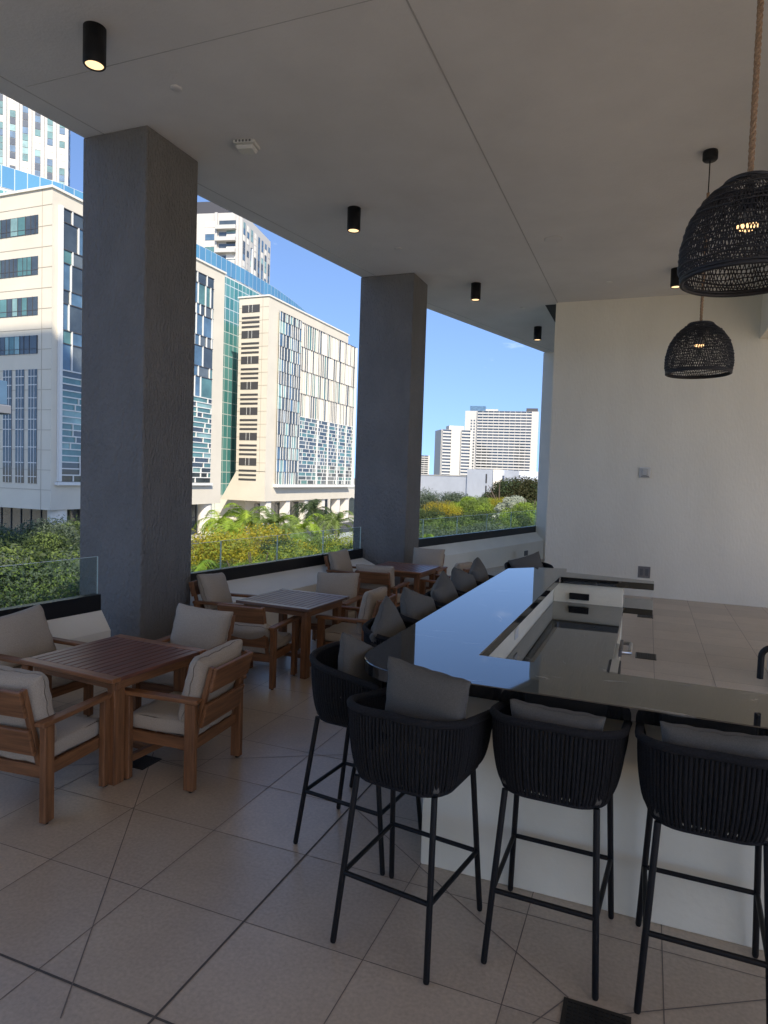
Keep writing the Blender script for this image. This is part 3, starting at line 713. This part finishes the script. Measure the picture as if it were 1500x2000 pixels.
# --- office complex: glass slab with two cream blocks in front, on columns
off = thing('office_building', 'cream and green glass office building with two projecting blocks on columns', 'building', (-59.7, 53.5, GZ))
OB = Matrix.Translation((59.7, -53.5, -GZ))
XF, ZR, ZB = -59.7, 31.3, -2.6
def wallpart(name, f, mats_parent=off):
    b = MB(); f(b); return b.build(name, mats_parent)
b = MB(); b.box((-84, 53.5, ZB), (XF, 84.2, ZR), M_cream, T=OB); b.build('wall', off)
b = MB(); b.box((-65.5, 96.6, 2.2), (XF, 127.8, ZR), M_cream, T=OB)
vs = [(-65.5, 96.6, 2.2), (XF, 96.6, 2.2), (XF, 127.8, 2.2), (-65.5, 127.8, 2.2), (-68.5, 96.6, ZB), (XF, 96.6, ZB), (XF, 131.5, ZB), (-68.5, 131.5, ZB)]
b.add(vs, [(0, 3, 7, 4), (0, 4, 5, 1), (1, 5, 6, 2), (2, 6, 7, 3), (4, 7, 6, 5)], M_cream, OB); b.build('wall', off)
b = MB(); b.box((-65.5, 127.81, 2.2), (XF-.2, 131.5, 29.2), M_cream2, T=OB); b.build('wall', off)
# parapet caps and panel joints
b = MB()
for (x0, y0, x1, y1) in ((-84, 53.3, -59.5, 84.4), (-65.7, 96.4, -59.5, 128)): b.box((x0, y0, ZR), (x1, y1, ZR+.25), M_cream2, T=OB)
b.build('coping', off)
b = MB(); b2 = MB(); M_pj = mat('panel_joint', (.40, .35, .27), .9)
for z in np.arange(ZB+2.15, ZR, 2.15):
    b.box((-84, 53.47, z-.03), (XF+.02, 53.5, z+.03), M_pj, T=OB); b2.box((-65.5, 96.57, max(z, 2.4)-.03), (XF+.02, 96.6, max(z, 2.4)+.03), M_pj, T=OB)
for x in (-61.1,): b.box((x-.03, 53.475, ZB), (x+.03, 53.5, ZR), M_pj, T=OB)
b2.box((-60.9, 96.575, 2), (-60.84, 96.6, ZR), M_pj, T=OB); b2.build('panel_joint', off)
b.build('panel_joint', off)
lr = random.Random(11)
# strip windows on the first end wall
for z0 in (26.8, 22.5, 18.25, 14.15):
    b = MB(); b.box((-78, 53.44, z0), (-61.65, 53.47, z0+1.95), G_dark, T=OB); x = -78
    while x < -61.7:
        w = lr.choice((.62, .8, 1.1)); b.box((x, 53.40, z0), (x+.05, 53.44, z0+1.95), M_gdark, T=OB)
        if lr.random() < .4: b.box((x+.06, 53.425, z0+.05), (x+w, 53.438, z0+1.9), lr.choice((G_pale, G_teal)), T=OB)
        x += w
    b.box((-78, 53.41, z0+.5), (-61.65, 53.435, z0+.56), M_gdark, T=OB); b.build('window', off)
for xa, xb in ((-66.75, -65.45), (-64.85, -63.6), (-62.95, -61.7), (-68.6, -67.35), (-70.5, -69.2), (-72.4, -71.1)):
    b = MB(); b.box((xa, 53.44, .2), (xb, 53.47, 12.5), G_dark, T=OB)
    for z in (.9, 2.4, 4.1, 6.0, 7.1, 8.3, 9.4, 10.8, 11.7): b.box((xa, 53.40, z), (xb, 53.44, z+.08), M_wfin, T=OB)
    for x in (xa+(xb-xa)/3, xa+(xb-xa)*.68): b.box((x-.03, 53.41, .2), (x+.03, 53.438, 12.5), M_wfin, T=OB)
    b.build('window', off)
def screen(name, y0, y1, rows, wr, glasses, fin, fw, hb, hm, proud=.35, xf=XF, extra=None):
    b = MB(); lr = random.Random(sum(map(ord, name))+int(y0))
    for z0, z1 in rows:
        y = y0; g = lr.choice(glasses)
        while y < y1-.05:
            w = min(lr.uniform(*wr), y1-y); w = w if y1-y-w > .2 else y1-y
            g = lr.choice(glasses)
            b.box((xf+.02, y, z0), (xf+.10, y+w, z1), g, T=OB)
            if fin: b.box((xf+.10, y, z0), (xf+.10+proud, y+fw, z1), fin, T=OB)
            y += w
        b.box((xf+.1, y0, z1-hb/2), (xf+.12+proud*.7, y1, z1+hb/2), hm, T=OB)
    b.build(name, off)
rows_up = []
z = 12.6
while z < 29.3: rows_up += [(z, z+2.85), (z+2.85, z+4.28)]; z += 4.28
rows_up = [(a, min(c, 29.75)) for a, c in rows_up if a < 29.5]
screen('curtain_wall', 54.6, 81.4, rows_up, (.9, 2.6), [G_blue, G_blue, G_grey, G_dark, G_teal], M_wfin, .16, .10, M_gdark, .12)
rows_lo = [(z, z+.71) for z in np.arange(.5, 12.4, .71)]
screen('louvre_screen', 54.6, 81.4, rows_lo, (1.2, 4.5), [G_teal, G_dark, G_pale, G_dark, G_teal], M_wfin, .12, .13, M_wfin, .12)
b = MB(); b.box((XF+.02, 54.0, .1), (XF+.5, 81.6, .45), M_wfin, T=OB); b.box((XF+.02, 54.25, .5), (XF+.45, 54.58, 29.8), M_wfin, T=OB); b.build('facade_frame', off)
# louvred strip on the second end wall
for k in range(7):
    zt = 30.1-4.25*k
    for dz, hh in ((0, 1.25), (1.95, .33), (2.7, .33), (3.45, .33)) if k < 7 else ():
        b = MB(); b.box((-64.9, 96.54, zt-dz-hh), (-61.45, 96.57, zt-dz), M_gdark, T=OB)
        if hh > 1:
            for x in (-63.6, -62.9): b.box((x, 96.51, zt-dz-hh), (x+.05, 96.54, zt-dz), M_wfin, T=OB)
        b.build('louvre', off)
rows_bay = [(z, min(z+2.14, 29.6)) for z in np.arange(.3, 29.0, 2.14)]
screen('glass_bay', 99.6, 107.2, rows_bay, (.6, 1.2), [G_blue, G_grey, G_dark, G_grey, G_dark, G_pale], M_wfin, .07, .06, M_gdark, .10, XF+.2)
rows_f = [(12.6, 16.8), (16.8, 21.0), (21.0, 25.2), (25.2, 29.5)]
screen('fin_screen', 107.6, 131.3, rows_f, (.45, 1.1), [M_cream2, M_cream, G_teal, G_dark, G_grey, M_cream, G_grey], M_cream2, .09, .14, M_gdark, .12)
screen('brick_glass_screen', 107.6, 131.3, [(z, z+.72) for z in np.arange(.4, 12.4, .72)], (.5, 3.2), [G_teal, G_grey, G_dark, G_teal, G_grey, G_dark], M_wfin, .15, .12, M_wfin, .05)
b = MB()
for y in (114.6, 119.2, 123.6, 127.6): b.box((XF+.1, y, .35), (XF+.3, y+.2, 12.5), M_wfin, T=OB)
b.build('mullion', off)
b = MB(); b.box((XF-.2, 99.2, -.2), (XF+1.0, 131.6, .3), M_wfin, T=OB); b.box((XF-.1, 131.25, .3), (XF+.5, 131.6, 29.4), M_wfin, T=OB); b.build('facade_frame', off)
# ground floor: columns and recessed glazing
for y in (55.5, 64, 73, 82):
    b = MB(); b.lathe([(1.0, 0), (1.0, ZB-GZ)], M_cream2, 18, Matrix.Translation((XF-1.2+59.7, y-53.5, 0))); b.build('column', off)
for y in (98.5, 105, 112, 119, 126, 130.3):
    b = MB(); b.box((XF-1.6, y-.7, GZ), (XF-.3, y+.7, ZB), M_cream2, T=OB); b.build('column', off)
b = MB(); b.box((-80, 57.5, GZ), (XF-4.0, 84, ZB), G_dark, T=OB)
for y in np.arange(58, 84, 1.6): b.box((XF-4.0, y, GZ), (XF-3.9, y+.1, ZB), M_gdark, T=OB)
for x in np.arange(-80, -64, 1.6): b.box((x, 57.4, GZ), (x+.1, 57.5, ZB), M_gdark, T=OB)
b.box((XF-4.02, 57.4, -5), (XF-3.88, 84, -4.85), M_gdark, T=OB); b.build('ground_floor', off)
b = MB(); b.box((-72, 100, GZ), (XF-6, 131, ZB), M_cream2, T=OB)
for y in (103, 110, 116, 122): b.box((XF-6, y, GZ+.2), (XF-5.9, y+3.2, ZB-.8), G_dark, T=OB)
b.build('ground_floor', off)
# curved glass slab behind
PL = [(-96, 42), (-84, 55), (-78.3, 62.2), (-75.2, 68.8), (-74.1, 76), (-72.6, 88), (-72.1, 97), (-72.2, 108), (-73.0, 120), (-74.4, 130), (-76.6, 141.5), (-80, 152)]
def uvwall(name, pl, z0, z1, m, T, off_=0.):
    me_b = MB(); s = 0; uvs = []
    for i in range(len(pl)-1):
        a, c = Vector(pl[i]), Vector(pl[i+1]); L = (c-a).length; d = (c-a)/L; n = Vector((d.y, -d.x))*off_
        me_b.add([(*(a+n), z0), (*(c+n), z0), (*(c+n), z1), (*(a+n), z1)], [(0, 1, 2, 3)], m, T)
        uvs += [(s, z0), (s+L, z0), (s+L, z1), (s, z1)]; s += L
    o = me_b.build(name, off); ul = o.data.uv_layers.new(name='uv')
    for k, u in enumerate(uvs): ul.data[k].uv = u
    return o
def panel_glass(name, c1, c2, frame, bw, bh, mort):
    m = mat(name, c1, .1, ior=1.7, spec=.7); t = m.node_tree; p = t.nodes['Principled BSDF']
    tcn = t.nodes.new('ShaderNodeTexCoord'); br = t.nodes.new('ShaderNodeTexBrick')
    br.offset = 0; br.inputs['Scale'].default_value = 1; br.inputs['Brick Width'].default_value = bw; br.inputs['Row Height'].default_value = bh; br.inputs['Mortar Size'].default_value = mort
    br.inputs['Color1'].default_value = (*c1, 1); br.inputs['Color2'].default_value = (*c2, 1); br.inputs['Mortar'].default_value = (*frame, 1); br.inputs['Mortar Smooth'].default_value = 0
    t.links.new(tcn.outputs['UV'], br.inputs[0]); t.links.new(br.outputs[0], p.inputs['Base Color']); return m
G_par = panel_glass('blue_parapet_glass', (.08, .22, .36), (.10, .27, .40), (.45, .5, .52), 1.5, 4.0, .05)
G_slab = panel_glass('green_slab_glass', (.12, .30, .28), (.05, .20, .19), (.55, .60, .56), 1.3, 2.1, .07)
b = MB(); back = [(x-14, y+3) for x, y in PL[::-1]]
b.prism([(x, y) for x, y in PL+back][::-1], GZ, 37.0, G_slab, OB); b.prism([(x-.6, y) for x, y in PL]+back if False else [(x, y) for x, y in PL+back][::-1], 37.01, 37.3, M_wfin, OB); b.build('slab_core', off)
uvwall('glass_wall', PL, -2, 36.9, G_slab, OB, .06)
uvwall('roof_parapet', PL, 37.3, 40.0, G_par, OB, .12)
b = MB(); b.tube([(-76.5, 117, 37.3), (-76.5, 117, 47)], .16, M_wfin, 6, OB); b.build('antenna', off)
# dark window groups in the recess between the blocks
for k in range(14):
    z = 2+2.1*k
    for j in range(4): b = MB(); b.box((-71.7, 89.0+j*1.6, z), (-71.5, 90.0+j*1.6, z+1.0), G_dark, T=OB); b.build('window', off)

# --- towers behind
def strip_tower(label, x, y, rz, wx, wy, zt, strips_f, strips_s, fl=3.3):
    t = thing('apartment_tower', label, 'tower', (x, y, GZ), rz); H = zt-GZ
    b = MB(); b.box((-wx, 0, 0), (0, wy, H), M_conc); b.build('wall', t)
    lr = random.Random(int(abs(x)))
    for k in range(strips_f):
        xc = -wx*(k+.5)/strips_f; w = wx/strips_f*.45; b = MB()
        for i in range(int(28/fl*3)):
            z = H-4-i*fl*.55
            if z < 10: break
            b.box((xc-w/2, -.12, z), (xc+w/2, -.02, z+fl*.5), lr.choice((G_blue, G_dark, G_pale, M_cream2, G_teal)))
        b.build('window', t)
        b = MB(); b.box((xc+w/2+.1, -.6, 0), (xc+w/2+.9, -.02, H), M_conc); b.build('pilaster', t)
    for k in range(strips_s):
        yc = wy*(k+.5)/strips_s; w = wy/strips_s*.45; b = MB()
        for i in range(50):
            z = H-4-i*fl*.55
            if z < 10: break
            b.box((.02, yc-w/2, z), (.12, yc+w/2, z+fl*.5), lr.choice((G_blue, G_dark, G_pale, M_cream2, M_conc)))
        b.build('window', t)
    return t
# left tower: broad face turned to the terrace
d1 = at_depth(128, 190); strip_tower('white apartment tower above the office roof at the upper left', d1[0], d1[1], R(45), 60, 14, 125, 20, 4)
d2 = at_depth(463, 195); tw = strip_tower('white apartment tower with balconies showing between the two columns', d2[0], d2[1], R(12), 26, 24, 76.5, 4, 8)
for i in range(20):
    z = 76.5-GZ-5-i*3.3
    b = MB(); b.box((-7.5, -1.6, z), (-1.5, -.02, z+1.1), M_conc); b.box((-7.0, -.10, z+1.1), (-2, -.01, z+2.8), G_dark); b.build('balcony', tw)
b = MB(); b.box((-20, 4, 76.5-GZ), (-6, 18, 76.5-GZ+5), M_gdark); b.build('roof_plant', tw)

def condo(label, px, D, zt_px, w, dep, rz, floors, bays, seg, mainm=M_conc):
    """front face is -y in local space, origin at its right front corner"""
    x, y = at_depth(px, D); zt = CAM_H+(zt_px)*D/1303.8
    t = thing('apartment_block', label, 'building', (x, y, GZ), rz); H = zt-GZ
    b = MB(); b.box((-w, 0, 0), (0, dep, H), mainm); b.build('wall', t)
    fh = H/floors
    for i in range(floors):
        z = i*fh
        for (a, c) in seg:
            b = MB()
            b.box((-w*c, -.25, z+fh*.42), (-w*a, -.05, z+fh*.95), G_dark)
            b.box((-w*c, -1.5, z+fh*.95), (-w*a, -.05, z+fh*1.0), mainm); b.box((-w*c, -1.6, z), (-w*a, -1.4, z+fh*.42), mainm)
            n = max(1, int(bays*(c-a)))
            for j in range(n+1):
                xx = -w*(a+(c-a)*j/n); b.box((xx-.2, -1.3, z), (xx+.2, -.05, z+fh*.95), mainm)
            b.build('balcony', t)
    return t, H
c1, H1 = condo('wide white condominium slab with many balcony storeys in the distance', 1047, 760, 137, 83, 22, R(10), 27, 14, [(.09, .83)])
for i in range(24):
    z = H1*(i+.4)/27
    for xx in (-.87, -.91): b = MB(); b.box((83*xx-.8, -.15, z), (83*xx+.8, -.02, z+1.7), G_dark); b.build('window', c1)
b = MB(); b.box((-78, 3, H1), (-60, 18, H1+6), G_blue); b.box((-60, 4, H1), (-46, 16, H1+2.5), M_conc); b.box((-14, 3, H1), (-1, 16, H1+4), M_gdark); b.build('roof_plant', c1)
c2, H2 = condo('white balcony tower lower and left of the wide slab', 918, 600, 96, 28, 22, R(32), 19, 6, [(.05, .35), (.68, .97)])
b = MB(); b.box((-20, 4, H2), (-6, 14, H2+4), M_conc); b.build('roof_plant', c2)
b = MB()
for i in range(19):
    b.box((.02, 3, H2*(i+.4)/19), (1.2, 16, H2*(i+.5)/19), M_conc); b.box((.02, 4, H2*(i+.55)/19), (.15, 15, H2*(i+.9)/19), G_dark)
b.build('side_balcony', c2)
c3, H3 = condo('tiny far white tower beside the farther column', 838, 900, 45, 20, 14, R(20), 14, 4, [(.1, .9)])
# low windowless grey box with a pale pilaster
x, y = at_depth(962, 170); t = thing('windowless_hall', 'long low pale grey windowless building above the trees', 'building', (x, y, GZ), R(-24))
hz = lambda py: CAM_H+(930-py)*170/1303.8-GZ
b = MB(); b.box((-8.2, 0, 0), (0, 14, hz(908)), M_bluegr); b.box((-34, .3, 0), (-8.2, 13.5, hz(923)), M_bluegr); b.build('wall', t)
t_in = Matrix.Rotation(R(62), 4, 'Z')
b = MB(); b.box((.15, -.3, 0), (2.4, .2, hz(908)), M_cream2, T=Matrix.Rotation(R(40), 4, 'Z')); b.build('pilaster', t)
b = MB(); b.box((.02, 2, 0), (4.5, 13, hz(909)), M_bluegr, T=Matrix.Translation((1.6, .8, 0))); b.build('side_wing', t)
b = MB()
for z0, z1 in ((hz(935), hz(917)), (hz(955), hz(940))): b.box((-2.1, -.06, z0), (-1.7, -.01, z1), M_gdark)
b.build('window', t)
b = MB(); b.box((-34, .2, hz(923)), (-8.3, .9, hz(921)), M_conc); b.build('coping', t)
# small arcade near the second block
x, y = at_depth(692, 165); t = thing('arcade_building', 'small white building with dark arches behind the palms', 'building', (x, y, GZ), R(10))
b = MB(); b.box((-9, 0, 0), (3, 8, 6.4), M_conc); b.build('wall', t)
for k in range(5):
    b = MB(); xc = -7.6+k*2.4; pts = [(xc-.75, 0), (xc+.75, 0), (xc+.75, 3.6)]+[(xc+.75*math.cos(R(a)), 3.6+.75*math.sin(R(a))) for a in range(20, 180, 20)]+[(xc-.75, 3.6)]
    b.add([(p, -.04, q) for p, q in pts], [tuple(range(len(pts)))], G_dark); b.build('arch', t)
# street lantern cut by the left edge
t = thing('street_lamp', 'grey lamp post head with glass lantern cut by the left edge', 'street lamp', (-20.3, 16.0, GZ))
b = MB(); b.tube([(0, 0, 0), (0, 0, 11.3)], [.12, .07], M_dgrey, 10); b.build('post', t)
b = MB(); b.box((-.35, -.3, 11.3), (.35, .3, 11.6), mat('lamp_grey', (.2, .21, .23), .5), .03); b.build('bracket', t)
b = MB(); b.box((-.25, -.22, 11.6), (.25, .22, 12.4), G_blue, .02); b.build('lantern', t)

# --- unseen tower added behind the camera to shade the trees at the left
b = MB(); b.box((-12, -44, GZ), (13, -26, 92), M_cream2)
b.prism([(x+(.6 if x < 0 else -.2), y) for x, y in poly], CE+.56, CE+3.5, M_cream2)
tag(b.build('added_shade_tower'), 'tall unseen tower added behind the viewer to shade the trees at the left', 'tower')

# ================================================================== TREES
def leaf_mesh(name, m, Rr, Hh, nb, nl, ls, seed, m2=None, flat=.0):
    rs = np.random.RandomState(seed); cen = []
    for _ in range(nb):
        a = rs.uniform(0, 2*np.pi); e = rs.uniform(-.35, 1); rr_ = rs.uniform(.45, .85)
        cen.append((Rr*rr_*np.cos(a)*np.sqrt(max(0, 1-e*e*.8)), Rr*rr_*np.sin(a)*np.sqrt(max(0, 1-e*e*.8)), Hh*(.5+.36*e), rs.uniform(.26, .46)*Rr))
    cen = np.array(cen); k = rs.randint(0, nb, nl)
    d = rs.normal(size=(nl, 3)); d /= np.linalg.norm(d, axis=1)[:, None]
    rad = cen[k, 3]*(rs.uniform(.35, 1.08, nl)**.6)
    P = cen[k, :3]+d*rad[:, None]*np.array([1, 1, .72])
    nrm = d+rs.normal(size=(nl, 3))*.7+np.array([0, 0, .35]); nrm /= np.linalg.norm(nrm, axis=1)[:, None]
    t1 = np.cross(nrm, rs.normal(size=(nl, 3))); t1 /= np.linalg.norm(t1, axis=1)[:, None]; t2 = np.cross(nrm, t1)
    s = ls*rs.uniform(.6, 1.35, nl)[:, None]
    V = np.stack([P-t1*s, P-t2*s*.45, P+t1*s, P+t2*s*.45], 1).reshape(-1, 3)
    me = bpy.data.meshes.new(name); me.from_pydata(V.tolist(), [], np.arange(nl*4).reshape(-1, 4).tolist())
    me.materials.append(m)
    if m2: me.materials.append(m2); mi = (rs.uniform(size=nb) < .35)[k].astype(int); me.polygons.foreach_set('material_index', mi)
    me.update(); return me, cen
TREES = {}
def tree_kind(key, m, Rr, Hh, nb, nl, ls, seed, m2=None, trunk=3.5):
    me, cen = leaf_mesh('crown', m, Rr, Hh, nb, nl, ls, seed, m2)
    b = MB(); tr = .05*Rr+.06
    b.tube([(0, 0, -trunk), (.1, .05, -trunk*.4), (0, .1, Hh*.25)], [tr*1.4, tr, tr*.7], M_bark, 8)
    for c in cen[:9]:
        b.tube([(0, .05, -trunk*.2), (c[0]*.45, c[1]*.45, c[2]*.6), (c[0], c[1], c[2])], [tr*.6, tr*.38, tr*.12], M_bark, 5)
    o = b.build('trunk'); tm = o.data; bpy.data.objects.remove(o)
    TREES[key] = (me, tm, Rr, Hh, trunk)
tree_kind('dark', L_dark, 4.2, 6.0, 28, 27000, .092, 1, L_mid)
tree_kind('mid', L_mid, 4.0, 5.5, 26, 27000, .092, 2, L_dark)
tree_kind('grey', L_blue, 4.2, 6.0, 30, 27000, .092, 3, L_dark)
tree_kind('yellow', L_yel, 4.6, 5.0, 30, 27000, .092, 4, L_mid)
tree_kind('amber', L_org, 4.8, 4.6, 30, 27000, .092, 5, L_yel)
tree_kind('brown', L_brn, 6.5, 7.5, 34, 24000, .17, 6, L_dark)
tree_kind('white', L_wht, 2.3, 4.2, 18, 12000, .11, 17)
tree_kind('fine', L_blue, 4.2, 6.0, 34, 34000, .07, 9, L_mid)
tree_kind('lime', L_lime, 3.6, 4.6, 24, 27000, .092, 8, L_mid)
def plant_tree(key, px, top, D, label, sc=1., cat='tree', rz=None):
    me, tm, Rr, Hh, tk = TREES[key]
    x, y = at_depth(px, D); d = rays(px, top); d = d/d.dot(fv); zt = CAM_H+d.z*D
    t = thing('broadleaf_tree', label, cat, (x, y, GZ), rnd.uniform(0, 6) if rz is None else rz, 'trees in the park below the terrace')
    base = zt-Hh*.97*sc-GZ
    c = bpy.data.objects.new('crown', me); C.objects.link(c); c.parent = t; c.location = (0, 0, base); c.scale = (sc, sc, sc)
    k = bpy.data.objects.new('trunk', tm); C.objects.link(k); k.parent = t; k.location = (0, 0, base); k.scale = (sc, sc, max(sc, base/tk))
def frond_mesh(name, m, L, nf, droop, seed, lw=.032, ll=.62):
    rs = np.random.RandomState(seed); V = []; F = []
    def quad(a, c_, w_):
        n = len(V); V.extend([tuple(a-w_), tuple(a+w_), tuple(c_+w_*.25), tuple(c_-w_*.25)]); F.append((n, n+1, n+2, n+3))
    for f in range(nf):
        az = 2*np.pi*f/nf*1.0+rs.uniform(-.25, .25); el = rs.uniform(.0, 1.25); Lf = L*rs.uniform(.8, 1.1)
        p = np.array([0., 0, 0]); dirv = np.array([np.cos(az)*np.cos(el), np.sin(az)*np.cos(el), np.sin(el)]); n = 22
        for i in range(n):
            q = p+dirv*Lf/n
            side = np.cross(dirv, [0, 0, 1]); side /= max(1e-6, np.linalg.norm(side)); upv = np.cross(side, dirv)
            quad(p, q, side*.03)
            s = i/n; le = ll*(np.sin(np.pi*min(1, s*.92+.1)))**.7
            for sg in (-1, 1):
                for rep in (0, .5):
                    a = p+(q-p)*rep; tip = a+(side*sg*.85+dirv*.5+upv*rs.uniform(-.35, .25)-np.array([0, 0, .25]))*le*rs.uniform(.85, 1.1)
                    quad(a, tip, dirv*lw)
            dirv = dirv+np.array([0, 0, -droop/n*(1+s)]); dirv /= np.linalg.norm(dirv); p = q
    me = bpy.data.meshes.new(name); me.from_pydata(V, [], F); me.materials.append(m); me.update(); return me
PALM = {'lime': frond_mesh('frond_crown', L_lime, 2.9, 16, 2.0, 1), 'dark': frond_mesh('frond_crown', L_dark, 2.9, 17, 2.2, 2), 'mid': frond_mesh('frond_crown', L_mid, 3.0, 16, 2.0, 3)}
b = MB(); b.tube([(0, 0, 0), (.1, 0, .5), (0, 0, 1)], [.17, .13, .12], mat('palm_trunk', (.30, .27, .22), .9, noise=(3, .3)), 8); o = b.build('trunk'); PT = o.data; bpy.data.objects.remove(o)
def palm(kind, px, top, D, label, sc=1.):
    x, y = at_depth(px, D); d = rays(px, top); d = d/d.dot(fv); zt = CAM_H+d.z*D; hgt = zt-GZ-1.9*sc
    t = thing('palm_tree', label, 'palm', (x, y, GZ), rnd.uniform(0, 6), 'palms by the office building')
    c = bpy.data.objects.new('frond_crown', PALM[kind]); C.objects.link(c); c.parent = t; c.location = (0, 0, hgt); c.scale = (sc, sc, sc)
    k = bpy.data.objects.new('trunk', PT); C.objects.link(k); k.parent = t; k.scale = (sc, sc, max(.5, hgt))
# left opening
plant_tree('grey', 25, 1012, 36, 'grey green feathery tree at the left edge below the office windows', 1.0)
plant_tree('dark', 150, 1022, 42, 'dark olive tree in front of the round office column', 1.0)
plant_tree('mid', 112, 1062, 30, 'mid green bushy tree left of the nearest column', .85)
plant_tree('fine', 70, 1095, 19, 'grey green tree seen through the left glass panel', .85)
plant_tree('dark', -40, 1075, 20, 'dark tree trunk and crown low at the left edge', .9)
plant_tree('fine', 170, 1110, 20, 'mid green shrubby tree behind the left glass beside the column', .8)
plant_tree('grey', 215, 1090, 24, 'grey green tree mostly hidden by the nearest column', .9)
plant_tree('dark', 60, 1045, 33, 'dark green tree between two grey green trees at the left', .8)
# middle opening
plant_tree('amber', 485, 1046, 40, 'wide amber crowned tree just above the middle glass', .95)
plant_tree('yellow', 560, 1084, 33, 'yellow green tree behind the middle glass, right of the amber tree', .75)
plant_tree('mid', 598, 1052, 36, 'green leafy tree below the dark palm', .95)
plant_tree('yellow', 672, 1052, 52, 'yellow green tree next to the farther column', .9)
plant_tree('mid', 412, 1090, 31, 'green tree at the edge of the nearest column, behind the glass', .7)
plant_tree('lime', 640, 1082, 38, 'lime green tree low behind the middle glass', .75)
plant_tree('lime', 505, 1110, 27, 'bright green tree low behind the middle glass', .62)
plant_tree('mid', 705, 1060, 45, 'green tree partly behind the farther column', .8)
palm('lime', 445, 1052, 27, 'pale green palm close behind the middle glass', 1.05)
palm('lime', 432, 975, 84, 'lime palm in front of the first block corner', 1.55)
palm('lime', 480, 962, 84, 'tall lime palm at the passage between the blocks', 1.76)
palm('mid', 535, 980, 80, 'green palm in front of the second block columns', 1.55)
palm('lime', 592, 984, 76, 'lime palm left of the dark palm', 1.47)
palm('dark', 617, 952, 88, 'dark fronded palm before the second block columns', 1.62)
palm('mid', 660, 986, 82, 'green palm by the white arches', 1.34)
palm('lime', 455, 1000, 78, 'low lime palm between two taller palms', 1.26)
palm('mid', 565, 1002, 70, 'low green palm under the second block', 1.26)
# right opening
plant_tree('grey', 862, 958, 105, 'grey green tree in front of the grey windowless hall', 1.3)
plant_tree('amber', 868, 985, 92, 'small golden tree below the windowless hall', .62)
plant_tree('dark', 828, 992, 88, 'dark green tree at the edge of the farther column', 1.1)
plant_tree('brown', 1015, 938, 140, 'large dark olive tree under the wide condominium', 1.0)
plant_tree('brown', 1045, 935, 135, 'large dark tree at the pale wall edge', 1.25)
plant_tree('brown', 975, 962, 138, 'broad dark tree at the end of the windowless hall', .62)
plant_tree('lime', 925, 973, 95, 'bright lime tree in the middle of the far opening', .95)
plant_tree('lime', 955, 975, 97, 'second bright lime tree beside the small orange tree', .8)
plant_tree('amber', 977, 975, 96, 'small orange tree left of the silver white tree', .5)
plant_tree('white', 1005, 969, 86, 'silver white crowned tree in the far opening', 1.15)
plant_tree('mid', 900, 1003, 70, 'green tree behind the far glass panels at the centre', 1.0)
plant_tree('dark', 940, 1000, 74, 'dark green tree behind the far glass under the lime trees', .95)
plant_tree('mid', 1000, 1002, 66, 'green tree behind the far glass under the silver tree', .9)
plant_tree('lime', 1035, 985, 70, 'pale green tree beside the pale wall edge', .8)
plant_tree('mid', 860, 1010, 58, 'green tree behind the far glass near the column', .9)
plant_tree('grey', 960, 1022, 52, 'grey green tree low behind the far glass', .9)
plant_tree('grey', 890, 1030, 46, 'grey green tree low behind the far glass near the column', .8)
palm('lime', 833, 1030, 44, 'lime palm behind the first far glass panel', .55)
